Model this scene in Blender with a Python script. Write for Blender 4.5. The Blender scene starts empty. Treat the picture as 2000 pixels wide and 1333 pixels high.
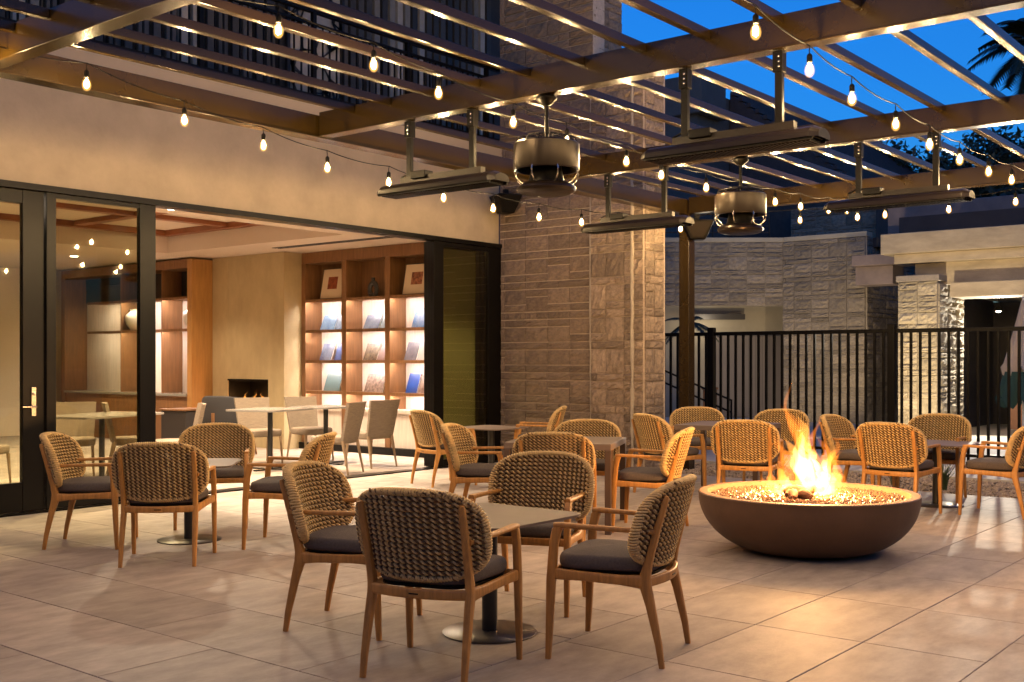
import bpy, bmesh, math, random
from mathutils import Vector, Matrix
import numpy as np

R = math.radians
random.seed(7)
rng = np.random.default_rng(7)
scene = bpy.context.scene
col = scene.collection

# ------------------------------------------------------------------ camera
cam_d = bpy.data.cameras.new('camera')
cam = bpy.data.objects.new('camera', cam_d)
col.objects.link(cam)
cam.location = (0, 0, 1.35)
cam.rotation_euler = (R(90), 0, R(38.9 - 90))
cam_d.sensor_width = 36
cam_d.lens = 38.7
cam_d.shift_y = 0.01975
cam_d.clip_end = 2000
scene.camera = cam

# ------------------------------------------------------------------ sky (dusk: the sun has left the courtyard, no sun lamp)
world = bpy.data.worlds.new('World')
scene.world = world
world.use_nodes = True
wn = world.node_tree.nodes
wl = world.node_tree.links
bg = wn['Background']
sky = wn.new('ShaderNodeTexSky')
sky.sky_type = 'NISHITA'
sky.sun_disc = False
sky.sun_elevation = R(2.0)
sky.sun_rotation = R(231)
sky.ozone_density = 6.0
sky.air_density = 1.0
sky.dust_density = 0.7
wl.new(sky.outputs[0], bg.inputs['Color'])
bg.inputs['Strength'].default_value = 0.15

# ------------------------------------------------------------------ exposure
scene.view_settings.view_transform = 'Standard'
scene.view_settings.look = 'None'
scene.view_settings.gamma = 1
scene.view_settings.exposure = 2.0
scene.render.engine = 'CYCLES'
scene.cycles.use_denoising = True
try:
    scene.cycles.denoiser = 'OPENIMAGEDENOISE'
except Exception:
    pass
scene.cycles.use_light_tree = True
scene.cycles.max_bounces = 6
scene.cycles.transparent_max_bounces = 12
scene.cycles.caustics_reflective = False
scene.cycles.caustics_refractive = False
scene.cycles.sample_clamp_indirect = 6

# ------------------------------------------------------------------ helpers
class MB:
    def __init__(s):
        s.v = []; s.f = []; s.m = []
    def add(s, vs, fs, m=0):
        o = len(s.v)
        s.v.extend([tuple(p) for p in vs])
        s.f.extend([tuple(i + o for i in q) for q in fs])
        s.m.extend([m] * len(fs))
        return s
    def box(s, x0, x1, y0, y1, z0, z1, m=0):
        vs = [(x0,y0,z0),(x1,y0,z0),(x1,y1,z0),(x0,y1,z0),(x0,y0,z1),(x1,y0,z1),(x1,y1,z1),(x0,y1,z1)]
        return s.add(vs, [(0,3,2,1),(4,5,6,7),(0,1,5,4),(1,2,6,5),(2,3,7,6),(3,0,4,7)], m)
    def hexa(s, vs, m=0):
        return s.add(vs, [(0,3,2,1),(4,5,6,7),(0,1,5,4),(1,2,6,5),(2,3,7,6),(3,0,4,7)], m)
    def sweep(s, pts, sizes, n=8, p=2.0, up=(0,0,1), m=0, caps=True):
        pts = [Vector(q) for q in pts]
        up = Vector(up)
        rings = []
        for i, q in enumerate(pts):
            a = pts[max(i-1,0)]; b = pts[min(i+1,len(pts)-1)]
            t = (b - a).normalized()
            side = t.cross(up)
            if side.length < 1e-4: side = t.cross(Vector((0,1,0)))
            side.normalize()
            u2 = side.cross(t).normalized()
            w = sizes[i] if isinstance(sizes, list) else sizes
            if not isinstance(w, tuple): w = (w, w)
            ring = []
            for k in range(n):
                an = 2*math.pi*(k+.5)/n
                c, sn = math.cos(an), math.sin(an)
                cx = math.copysign(abs(c)**(2/p), c); sy = math.copysign(abs(sn)**(2/p), sn)
                ring.append(q + side*(cx*w[0]) + u2*(sy*w[1]))
            rings.append(ring)
        vs = [v for r_ in rings for v in r_]
        fs = []
        for i in range(len(rings)-1):
            for k in range(n):
                k2 = (k+1) % n
                fs.append((i*n+k, i*n+k2, (i+1)*n+k2, (i+1)*n+k))
        if caps:
            fs.append(tuple(range(n-1,-1,-1)))
            fs.append(tuple(range((len(rings)-1)*n, len(rings)*n)))
        return s.add(vs, fs, m)
    def lathe(s, prof, n=24, c=(0,0), m=0, caps=True):
        vs = []; fs = []
        for r_, z in prof:
            for k in range(n):
                a = 2*math.pi*k/n
                vs.append((c[0]+r_*math.cos(a), c[1]+r_*math.sin(a), z))
        for i in range(len(prof)-1):
            for k in range(n):
                k2 = (k+1) % n
                fs.append((i*n+k, i*n+k2, (i+1)*n+k2, (i+1)*n+k))
        if caps:
            fs.append(tuple(range(n-1,-1,-1)))
            fs.append(tuple(range((len(prof)-1)*n, len(prof)*n)))
        return s.add(vs, fs, m)
    def prism(s, outline, z0, z1, m=0):
        n = len(outline)
        vs = [(x,y,z0) for x,y in outline] + [(x,y,z1) for x,y in outline]
        fs = [tuple(range(n-1,-1,-1)), tuple(range(n,2*n))]
        fs += [(k,(k+1)%n,n+(k+1)%n,n+k) for k in range(n)]
        return s.add(vs, fs, m)
    def pad(s, outline, z0, z1, r, dome=0.0, m=0):
        # soft cushion: rings of an outline with rolled edges
        cx = sum(p[0] for p in outline)/len(outline); cy = sum(p[1] for p in outline)/len(outline)
        def ring(inset, z):
            out = []
            for x, y in outline:
                d = math.hypot(x-cx, y-cy); k = max(0.0, 1-inset/d)
                out.append((cx+(x-cx)*k, cy+(y-cy)*k, z))
            return out
        rings = []
        for i in range(5):
            a = math.pi/2*i/4
            rings.append(ring(r*(1-math.sin(a)), z0 + r*(1-math.cos(a))))
        for i in range(5):
            a = math.pi/2*i/4
            rings.append(ring(r*(1-math.cos(a)), z1 - r*(1-math.sin(a))))
        for k in (.35, .65, .9):
            D = max(math.hypot(p[0]-cx, p[1]-cy) for p in outline)
            rings.append(ring(r + (D-r)*k*.9, z1 + dome*(1-(1-k)**2)))
        n = len(outline)
        vs = [v for q in rings for v in q]
        fs = [(i*n+k, i*n+(k+1)%n, (i+1)*n+(k+1)%n, (i+1)*n+k) for i in range(len(rings)-1) for k in range(n)]
        fs.append(tuple(range(n-1,-1,-1)))
        fs.append(tuple(range((len(rings)-1)*n, len(rings)*n)))
        return s.add(vs, fs, m)
    def mesh(s, name, mats, smooth=False):
        me = bpy.data.meshes.new(name)
        me.from_pydata(s.v, [], s.f)
        if not isinstance(mats, (list, tuple)): mats = [mats]
        for q in mats: me.materials.append(q)
        if len(mats) > 1: me.polygons.foreach_set('material_index', s.m)
        if smooth:
            bm = bmesh.new(); bm.from_mesh(me); bmesh.ops.recalc_face_normals(bm, faces=bm.faces); bm.to_mesh(me); bm.free()
            me.polygons.foreach_set('use_smooth', [True]*len(me.polygons))
            try: me.set_sharp_from_angle(angle=R(40))
            except Exception: pass
        me.update()
        return me
    def build(s, name, mats, parent=None, loc=(0,0,0), rz=0, smooth=False, bevel=0):
        return inst(name, s.mesh(name, mats, smooth), parent, loc, rz, bevel=bevel)

def inst(name, me, parent=None, loc=(0,0,0), rz=0, scale=None, bevel=0):
    o = bpy.data.objects.new(name, me)
    col.objects.link(o)
    o.location = loc
    o.rotation_euler = (0, 0, rz)
    if scale: o.scale = scale
    if parent is not None: o.parent = parent
    if bevel:
        b = o.modifiers.new('bevel', 'BEVEL'); b.width = bevel; b.segments = 2; b.limit_method = 'ANGLE'
    return o

def tag(o, label=None, cat=None, group=None, kind=None):
    if label: o['label'] = label
    if cat: o['category'] = cat
    if group: o['group'] = group
    if kind: o['kind'] = kind
    return o

def thing(name, label, cat, loc=(0,0,0), rz=0, group=None):
    o = bpy.data.objects.new(name, None)
    o.empty_display_size = .1
    col.objects.link(o)
    o.location = loc; o.rotation_euler = (0,0,rz)
    return tag(o, label, cat, group)

def bx(name, parent, m, x0, x1, y0, y1, z0, z1, bevel=0):
    # box part with its origin at its own middle
    c = ((x0+x1)/2, (y0+y1)/2, (z0+z1)/2)
    return MB().box(x0-c[0],x1-c[0],y0-c[1],y1-c[1],z0-c[2],z1-c[2]).build(name, m, parent, c, bevel=bevel)

def light(name, kind, loc, power, color, parent=None, size=.05, spot=None, rot=None):
    d = bpy.data.lights.new(name, kind)
    d.energy = power; d.color = color
    if kind in ('POINT','SPOT'): d.shadow_soft_size = size
    if kind == 'AREA': d.size = size
    if spot: d.spot_size = spot; d.spot_blend = .5
    o = bpy.data.objects.new(name, d)
    col.objects.link(o); o.location = loc
    if rot: o.rotation_euler = rot
    if parent is not None: o.parent = parent
    return o

# ------------------------------------------------------------------ materials
def mat(name, c, rough=.5, metal=0, var=.0, vs=4, bump=0, bs=60, stretch=(1,1,1), coords='Object', rand=.0, c2=None, spec=.5, detail=4):
    m = bpy.data.materials.new(name)
    m.use_nodes = True
    nt = m.node_tree; n = nt.nodes; l = nt.links
    b = n['Principled BSDF']
    b.inputs['Base Color'].default_value = (*c, 1)
    b.inputs['Roughness'].default_value = rough
    b.inputs['Metallic'].default_value = metal
    b.inputs['Specular IOR Level'].default_value = spec
    if var or bump or rand:
        if coords == 'World':
            g = n.new('ShaderNodeNewGeometry'); src = g.outputs['Position']
        else:
            t = n.new('ShaderNodeTexCoord'); src = t.outputs['Object']
        oi = n.new('ShaderNodeObjectInfo')
        mp = n.new('ShaderNodeMapping'); mp.inputs['Scale'].default_value = stretch
        add = n.new('ShaderNodeVectorMath'); add.operation = 'ADD'
        sc = n.new('ShaderNodeVectorMath'); sc.operation = 'SCALE'; sc.inputs['Scale'].default_value = 37.0 if coords != 'World' else 0.0
        l.new(oi.outputs['Random'], sc.inputs[0])
        l.new(src, add.inputs[0]); l.new(sc.outputs[0], add.inputs[1])
        l.new(add.outputs[0], mp.inputs['Vector'])
        colsock = None
        if var:
            nz = n.new('ShaderNodeTexNoise'); nz.inputs['Scale'].default_value = vs; nz.inputs['Detail'].default_value = detail
            nz.inputs['Roughness'].default_value = .65
            l.new(mp.outputs[0], nz.inputs['Vector'])
            rp = n.new('ShaderNodeValToRGB')
            d = c2 if c2 else tuple(x*(1-var) for x in c)
            u = c if c2 else tuple(min(1,x*(1+var)) for x in c)
            rp.color_ramp.elements[0].position = .3; rp.color_ramp.elements[0].color = (*d,1)
            rp.color_ramp.elements[1].position = .7; rp.color_ramp.elements[1].color = (*u,1)
            l.new(nz.outputs['Fac'], rp.inputs['Fac'])
            colsock = rp.outputs['Color']
        if rand:
            mr = n.new('ShaderNodeMapRange'); mr.inputs['To Min'].default_value = 1-rand; mr.inputs['To Max'].default_value = 1+rand
            l.new(oi.outputs['Random'], mr.inputs['Value'])
            mu = n.new('ShaderNodeVectorMath'); mu.operation = 'SCALE'
            if colsock: l.new(colsock, mu.inputs[0])
            else: mu.inputs[0].default_value = c
            l.new(mr.outputs[0], mu.inputs['Scale'])
            colsock = mu.outputs[0]
        if colsock: l.new(colsock, b.inputs['Base Color'])
        if bump:
            nb = n.new('ShaderNodeTexNoise'); nb.inputs['Scale'].default_value = bs; nb.inputs['Detail'].default_value = 5
            l.new(mp.outputs[0], nb.inputs['Vector'])
            bp = n.new('ShaderNodeBump'); bp.inputs['Strength'].default_value = bump; bp.inputs['Distance'].default_value = .01
            l.new(nb.outputs['Fac'], bp.inputs['Height']); l.new(bp.outputs[0], b.inputs['Normal'])
    return m

def emit(name, c, s):
    m = bpy.data.materials.new(name); m.use_nodes = True
    nt = m.node_tree; nt.nodes.clear()
    e = nt.nodes.new('ShaderNodeEmission'); o = nt.nodes.new('ShaderNodeOutputMaterial')
    e.inputs[0].default_value = (*c,1); e.inputs[1].default_value = s
    nt.links.new(e.outputs[0], o.inputs[0])
    return m

def flame_mat(name, c, s):
    m = bpy.data.materials.new(name); m.use_nodes = True
    nt = m.node_tree; nt.nodes.clear()
    e = nt.nodes.new('ShaderNodeEmission'); o = nt.nodes.new('ShaderNodeOutputMaterial')
    e.inputs[0].default_value = (*c,1); e.inputs[1].default_value = s
    nt.links.new(e.outputs[0], o.inputs['Volume'])
    return m

def glass_mat(name, tint):
    m = bpy.data.materials.new(name); m.use_nodes = True
    nt = m.node_tree; nt.nodes.clear(); n = nt.nodes
    t = n.new('ShaderNodeBsdfTransparent'); t.inputs[0].default_value = (*tint,1)
    g = n.new('ShaderNodeBsdfGlossy'); g.inputs['Roughness'].default_value = .02
    fr = n.new('ShaderNodeFresnel')
    ge = n.new('ShaderNodeNewGeometry'); mi = n.new('ShaderNodeMapRange')      # same reflectance from both sides of the pane
    mi.inputs['To Min'].default_value = 1.5; mi.inputs['To Max'].default_value = 1/1.5
    nt.links.new(ge.outputs['Backfacing'], mi.inputs['Value']); nt.links.new(mi.outputs[0], fr.inputs[0])
    mx = n.new('ShaderNodeMixShader'); o = n.new('ShaderNodeOutputMaterial')
    nt.links.new(fr.outputs[0], mx.inputs[0]); nt.links.new(t.outputs[0], mx.inputs[1]); nt.links.new(g.outputs[0], mx.inputs[2])
    nt.links.new(mx.outputs[0], o.inputs[0])
    return m

M = {}
M['tile'] = mat('porcelain_tile', (.385,.325,.268), .58, var=.24, vs=3.6, stretch=(1,2.2,1), bump=.14, bs=26, rand=.11, detail=12, spec=.22)
M['grout'] = mat('grout', (.30,.25,.20), .8, var=.1, vs=8, coords='World')
M['stucco'] = mat('stucco', (.47,.375,.235), .75, var=.13, vs=2.2, bump=.15, bs=35, coords='World', detail=6)
M['stucco_patch'] = mat('stucco_smooth', (.48,.385,.25), .7, var=.05, vs=1.5, bump=.1, bs=35, coords='World')
M['bronze'] = mat('bronze_paint', (.025,.0138,.0018), .24, var=.12, vs=3, bump=.04, bs=25, coords='World', spec=.45)
M['black'] = mat('black_frame_paint', (.0035,.003,.0025), .32, spec=.25)
M['blackm'] = mat('black_metal', (.0045,.0036,.0026), .40, bump=.05, bs=80, spec=.14)
M['teak'] = mat('teak', (.46,.215,.050), .46, var=.28, vs=5, stretch=(9,9,1.2), bump=.08, bs=40, rand=.12)
M['rope'] = mat('rope_tan', (.68,.47,.20), .72, var=.2, vs=30, bump=.5, bs=300, rand=.10)
M['rope_d'] = mat('rope_brown', (.13,.07,.026), .75, var=.25, vs=30, bump=.5, bs=300, rand=.10)
M['cushion'] = mat('cushion_fabric', (.105,.085,.072), .9, var=.18, vs=90, bump=.3, bs=500)
M['table'] = mat('table_top', (.17,.125,.095), .45, var=.08, vs=8, bump=.03, bs=200)
M['table_leg'] = mat('table_leg_paint', (.10,.062,.04), .45)
M['pedestal'] = mat('pedestal_black', (.016,.017,.016), .4)
M['disc'] = mat('brushed_base', (.11,.10,.09), .33, metal=.6, var=.12, vs=6)
M['stone'] = mat('stone_block', (.225,.165,.115), .85, var=.36, vs=7, bump=.9, bs=24, rand=.17, detail=8)
M['stone_r'] = mat('stone_rough', (.27,.205,.15), .9, var=.4, vs=6, bump=1.0, bs=16, rand=.3, detail=8)
M['stone_g'] = mat('stone_grey', (.19,.16,.125), .9, var=.35, vs=5, bump=1.0, bs=11, rand=.25, detail=8)
M['stone_p'] = mat('stone_pale', (.34,.295,.21), .9, var=.3, vs=5, bump=1.0, bs=11, rand=.2, detail=8)
M['mortar'] = mat('mortar', (.56,.455,.35), .9, var=.15, vs=20, bump=.3, bs=90, coords='World')
M['mortar_g'] = mat('mortar_grey', (.27,.235,.19), .9, var=.15, vs=20, coords='World')
M['strip_tone'] = mat('pale_strip_mat', (.42,.36,.28), .8, var=.1, vs=14, bump=.4, bs=40)
M['concrete'] = mat('board_concrete', (.38,.315,.215), .8, var=.25, vs=1.6, bump=.25, bs=12, coords='World', detail=8, stretch=(1,1,3))
M['parapet'] = mat('parapet_stone', (.19,.15,.14), .85, var=.2, vs=2, bump=.3, bs=20, coords='World')
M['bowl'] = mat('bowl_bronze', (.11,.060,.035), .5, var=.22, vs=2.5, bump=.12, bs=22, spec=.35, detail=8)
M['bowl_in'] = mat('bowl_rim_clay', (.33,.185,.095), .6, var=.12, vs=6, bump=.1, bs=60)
M['glass_rock'] = mat('fire_glass', (.25,.15,.08), .12, var=.6, vs=60, rand=0, spec=.9)
M['log'] = mat('ceramic_log', (.16,.075,.04), .8, var=.4, vs=12, bump=.6, bs=40)
M['gravel'] = mat('gravel', (.36,.28,.20), .85, var=.55, vs=16, coords='World')
M['soil'] = mat('soil', (.085,.06,.042), .95, var=.3, vs=14, bump=.6, bs=60, coords='World')
M['deck'] = mat('pool_deck', (.52,.47,.40), .75, var=.1, vs=2, bump=.1, bs=50, coords='World')
M['oak'] = mat('oak_veneer', (.21,.10,.04), .45, var=.22, vs=3, stretch=(8,8,.8), coords='World', bump=.04, bs=40)
M['oak_l'] = mat('pale_oak_back', (.66,.57,.49), .55, var=.12, vs=3, stretch=(8,8,.8), coords='World')
M['trim'] = mat('ceiling_trim_wood', (.25,.085,.03), .45, var=.2, vs=3, coords='World')
M['plaster'] = mat('plaster', (.66,.55,.44), .8, var=.03, vs=1.5, coords='World')
M['marble'] = mat('limestone_slab', (.50,.39,.215), .5, var=.22, vs=2.6, stretch=(1.6,1.6,.8), coords='World', c2=(.40,.31,.17), detail=9)
M['marble_g'] = mat('limestone_slab_grey', (.48,.44,.41), .45, var=.2, vs=2.2, stretch=(3,3,.7), coords='World', c2=(.33,.30,.28), detail=9)
M['wicker'] = mat('wicker_cream', (.25,.195,.135), .75, var=.25, vs=10, stretch=(1.5,1.5,26), bump=.6, bs=40)
M['wleg'] = mat('pale_wood_leg', (.30,.21,.12), .55, var=.2, vs=8)
M['white_top'] = mat('white_table_top', (.26,.24,.21), .22, var=.04, vs=4)
M['lounge'] = mat('charcoal_upholstery', (.035,.033,.034), .85, bump=.2, bs=200)
M['chrome'] = mat('satin_nickel', (.62,.57,.50), .25, metal=1)
M['glass'] = glass_mat('pane_glass', (.86,.87,.74))
M['glass_d'] = glass_mat('pane_glass_tinted', (.78,.77,.64))
M['cord'] = mat('black_cord', (.005,.0045,.004), .7, spec=.15)
M['fan'] = mat('fan_metal', (.022,.0145,.009), .33, metal=.5, var=.1, vs=4)
M['heater'] = mat('heater_metal', (.013,.009,.006), .36, metal=.0, spec=.25, var=.1, vs=4)
M['slat'] = mat('grey_slat', (.07,.06,.05), .6, var=.15, vs=3, rand=.45)
M['slat_w'] = mat('curtain_panel', (.33,.29,.235), .7, var=.1, vs=4, rand=.4)
M['screen'] = mat('lasercut_panel', (.016,.013,.012), .5)
M['darkwall'] = mat('dark_wall', (.045,.040,.040), .8, var=.2, vs=2, coords='World')
M['blue'] = mat('dusk_render_wall', (.06,.07,.075), .85, var=.15, vs=1, bump=.2, bs=10, coords='World')
M['roof'] = mat('dark_roof', (.035,.032,.035), .7, var=.3, vs=6, coords='World')
M['leaf'] = mat('leaf', (.022,.034,.014), .6, var=.4, vs=2)
M['grass'] = mat('grass_blade', (.075,.115,.04), .6, var=.3, vs=4)
M['bark'] = mat('bark', (.07,.05,.035), .9, var=.3, vs=8, bump=.5, bs=30)
M['canvas'] = mat('cream_canvas', (.62,.50,.34), .85, var=.08, vs=4)
M['canvas_g'] = mat('green_canvas', (.035,.085,.06), .85, var=.1, vs=4)
M['white'] = mat('white_paint', (.78,.75,.68), .5)
M['door'] = mat('service_door_paint', (.15,.125,.115), .55, var=.08, vs=2)
M['wall_tan'] = mat('tan_render', (.33,.29,.22), .8, var=.1, vs=2, coords='World')
M['orange'] = mat('orange_cabinet', (.40,.17,.05), .6)
M['red_art'] = mat('red_print', (.34,.075,.025), .6, var=.6, vs=14, c2=(.16,.03,.012))
M['brown_art'] = mat('brown_print', (.45,.16,.075), .6, var=.6, vs=22, c2=(.06,.018,.012))
M['mat_board'] = mat('mat_board', (.62,.48,.33), .8)
M['vase_w'] = mat('white_ceramic', (.80,.78,.72), .3, var=.03, vs=6)
M['vase_d'] = mat('dark_ceramic', (.035,.030,.028), .5)
M['paper'] = mat('page_edges', (.70,.66,.60), .8)
M['bulb'] = emit('lit_filament', (1.0,.655,.295), 385)
M['bulb_glow'] = flame_mat('bulb_glow', (1.0,.50,.11), 9)
M['led'] = emit('led_strip', (1.0,.88,.81), 66)
M['lamp'] = emit('lit_lamp', (1.0,.82,.60), 8)
M['fl_core'] = flame_mat('flame_core', (1.0,.52,.14), 15)
M['fl_mid'] = flame_mat('flame_mid', (1.0,.37,.06), 9)
M['fl_out'] = flame_mat('flame_outer', (1.0,.24,.022), 4.4)
WARM = (1.0,.70,.42)
M['olive'] = mat('olive_wall_paint', (.20,.175,.10), .7, var=.08, vs=2, coords='World')
M['oak_lit'] = mat('oak_amber_light', (.40,.20,.06), .45, var=.15, vs=3, stretch=(8,8,.8), coords='World')  # oak with the amber light on the side panel put into its colour
# ================================================================== GROUND AND FLOORS
g = MB().box(-150,350,-200,260,-1.0,-.26).build('ground', M['soil']); tag(g, kind='structure')
def chamfer_tile(w, d):
    e = .0025; vs = []
    for ins, z in ((0,-.012),(0,-.0018),(e,0)):
        vs += [(-w/2+ins,-d/2+ins,z),(w/2-ins,-d/2+ins,z),(w/2-ins,d/2-ins,z),(-w/2+ins,d/2-ins,z)]
    fs = [(8,9,10,11)]
    for r_ in (0,4):
        fs += [(r_+k, r_+(k+1)%4, r_+4+(k+1)%4, r_+4+k) for k in range(4)]
    return MB().add(vs, fs)
tile_cache = {}
def tile(parent, x0, x1, y0, y1):
    j = .0027
    w = round(x1-x0-2*j,3); d = round(y1-y0-2*j,3)
    if w < .04 or d < .04: return
    k = (w,d)
    if k not in tile_cache: tile_cache[k] = chamfer_tile(w,d).mesh('tile', M['tile'])
    o = inst('tile', tile_cache[k], parent, ((x0+x1)/2,(y0+y1)/2,random.uniform(-.0006,.0006)))
patio = MB().box(-1,11.55,-1.2,9.42,-.25,-.004).build('patio_floor', M['grout']); tag(patio, kind='structure')
XR = 11.545
c0 = 2.55
k = 0
x = c0 - 1.2
while x < XR - .05:
    y = 3.14 - (.6 if k % 2 else 0.0); x1 = min(x+.6, XR)
    while y < 9.41:
        tile(patio, x, x1, max(y,3.14), min(y+1.2,9.415)); y += 1.2
    x += .6; k += 1
y = 3.14
for r_ in range(7):
    x = 4.29 - .885*4
    if r_ == 3: x -= .44
    while x < XR - .03:
        tile(patio, max(x,.5), min(x+.885,XR), y-.565, y); x += .885
    y -= .565
inner = MB().box(-1,11.62,9.47,19.5,-.25,-.004).build('interior_floor', M['grout']); tag(inner, kind='structure')
x = 3.15; k = 0
while x < 11.5:
    y = 9.48 - (.6 if k % 2 else 0)
    while y < 16.5:
        tile(inner, x, min(x+.6,11.55), max(y,9.48), y+1.2); y += 1.2
    x += .6; k += 1

deck = MB().box(13.05,60,-12,40,-.25,.02).build('pool_deck', M['deck']); tag(deck, kind='structure')
bed = MB().box(11.555,13.04,-3,9.4,-.25,-.03).build('gravel_bed_soil', M['soil']); tag(bed, kind='structure')
def pebbles(n, fn, r0, r1, flat=.7):
    P = np.array([fn() for _ in range(n)]); out = MB()
    base = np.array([(1,0,0),(0,1,0),(-1,0,0),(0,-1,0),(0,0,1),(0,0,-1)], float)
    fs = [(0,1,4),(1,2,4),(2,3,4),(3,0,4),(1,0,5),(2,1,5),(3,2,5),(0,3,5)]
    for p in P:
        s_ = rng.uniform(r0,r1); q = base*(s_*rng.uniform(.7,1.3,(6,1)))*np.array([1,1,flat]); a = rng.uniform(0,6.28)
        c_, n_ = math.cos(a), math.sin(a)
        q = np.stack([q[:,0]*c_-q[:,1]*n_, q[:,0]*n_+q[:,1]*c_, q[:,2]+q[:,0]*rng.uniform(-.4,.4)],1) + p
        out.add(q.tolist(), fs)
    return out
gv = pebbles(9000, lambda: (rng.uniform(11.57,13.03), rng.uniform(.5,8.2), rng.uniform(-.03,-.005)), .014, .034).build('gravel', M['gravel'], None)
tag(gv, 'tan gravel covering the planting bed along the patio edge', 'gravel', kind='stuff')

# ================================================================== STONE WALLS
def block_mesh(m, rough, seed):
    rr = np.random.default_rng(seed); b = MB(); nx, nz = 7, 5
    d = .012
    vs = []
    for j in range(nz):
        for i in range(nx):
            edge = i in (0,nx-1) or j in (0,nz-1)
            vs.append((i/(nx-1)-.5, d + (rr.uniform(0,.25)*rough if edge else rr.uniform(.15,1)*rough), j/(nz-1)-.5))
    fs = [(j*nx+i+1, j*nx+i, (j+1)*nx+i, (j+1)*nx+i+1) for j in range(nz-1) for i in range(nx-1)]
    o = len(vs)
    vs += [(-.5,0,-.5),(.5,0,-.5),(.5,0,.5),(-.5,0,.5)]
    a, b_, c_, e = 0, nx-1, nx*nz-1, nx*(nz-1)
    fs += [(o,o+1,b_,a),(o+1,o+2,c_,b_),(o+2,o+3,e,c_),(o+3,o,a,e)]
    return b.add(vs, fs).mesh('stone', m)
block_cache = {}
def blocks(key, m, rough):
    if key not in block_cache: block_cache[key] = [block_mesh(m, rough, 11*i+len(key)) for i in range(7)]
    return block_cache[key]
def lay(parent, key, m, rough, length, z0, z1, holes=(), cell=.4, gap=.008, band=None, seed=1):
    rr = random.Random(seed); bl = blocks(key, m, rough)
    def put(xa, xb, za, zb):
        zb = min(zb, z1); xb = min(xb, length); xa = max(xa, 0)
        if xb-xa < .05 or zb-za < .04: return
        for hx0,hx1,hz0,hz1 in holes:
            if xa < hx1-.02 and xb > hx0+.02 and za < hz1-.02 and zb > hz0+.02: return
        inst('stone', rr.choice(bl), parent, ((xa+xb)/2, 0, (za+zb)/2), 0, (xb-xa-gap, rr.uniform(.8,1.2), zb-za-gap))
    z = z0; k = 0
    while z < z1-.03:
        x = 0; i = 0
        while x < length-.02:
            if band and band[0] <= z+.01 < band[1]: put(x, x+cell*1.2, z, z+.1); x += cell*1.2; continue
            if k % 2 == 0:
                a = rr.random()
                if a < .42: put(x,x+cell,z,z+.2); put(x,x+cell,z+.2,z+.3)
                elif a < .85: put(x,x+cell,z,z+.1); put(x,x+cell,z+.1,z+.3)
                else: put(x,x+cell,z,z+.3)
                x += cell
            else:
                w = rr.choice((cell,cell*.5,cell,cell*1.5)); put(x,x+w,z,z+.1); x += w
        z += .3 if k % 2 == 0 else .1
        k += 1
def wall(name, parent, p0, p1, z0, z1, key, m, rough, mort, thick=.25, **kw):
    # p0 -> p1 runs so that the outside lies on the left-hand side of the run
    d = Vector((p1[0]-p0[0], p1[1]-p0[1])); L = d.length
    rz = math.atan2(d.y, d.x)
    w = MB().box(0,L,-thick,0,z0,z1).build(name, mort, parent, (p0[0],p0[1],0), rz)
    lay(w, key, m, rough, L, z0, z1, **kw)
    return w

hotel = thing('hotel_building', 'two storey hotel with tan stucco front, folding glass doors and stone tower', 'building', (0,0,0))
# outside of the left-hand side: running +Y puts the outside at -X
wall('stone_wall', hotel, (11.507,7.96), (11.507,9.49), 0, 6.9, 'honed', M['stone'], .022, M['mortar'], seed=3, gap=.014, cell=.36)
wall('stone_pier', hotel, (11.42,7.16), (11.42,7.93), 0, 5.1, 'rough', M['stone_r'], .03, M['mortar'], thick=.5, cell=.27, seed=5)
wall('stone_pier', hotel, (11.85,7.15), (11.425,7.15), 0, 5.1, 'rough', M['stone_r'], .035, M['mortar'], thick=.3, cell=.22, seed=6)
wall('stone_tower', hotel, (12.2,8.0), (11.51,8.0), 0, 6.9, 'rough', M['stone_r'], .03, M['mortar'], thick=.3, cell=.3, seed=8)
def pale_strip(y, x, w, zt, seed):  # ragged pale strip running up the stone face
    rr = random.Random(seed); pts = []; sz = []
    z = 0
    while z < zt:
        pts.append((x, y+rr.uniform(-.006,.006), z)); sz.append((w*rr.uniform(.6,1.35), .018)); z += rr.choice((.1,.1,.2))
    return MB().sweep(pts, sz, n=6, up=(1,0,0)).build('pale_strip', M['strip_tone'], hotel)
pale_strip(7.945, 11.43, .016, 5.05, 1)
pale_strip(7.30, 11.385, .021, 5.05, 2)

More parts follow.
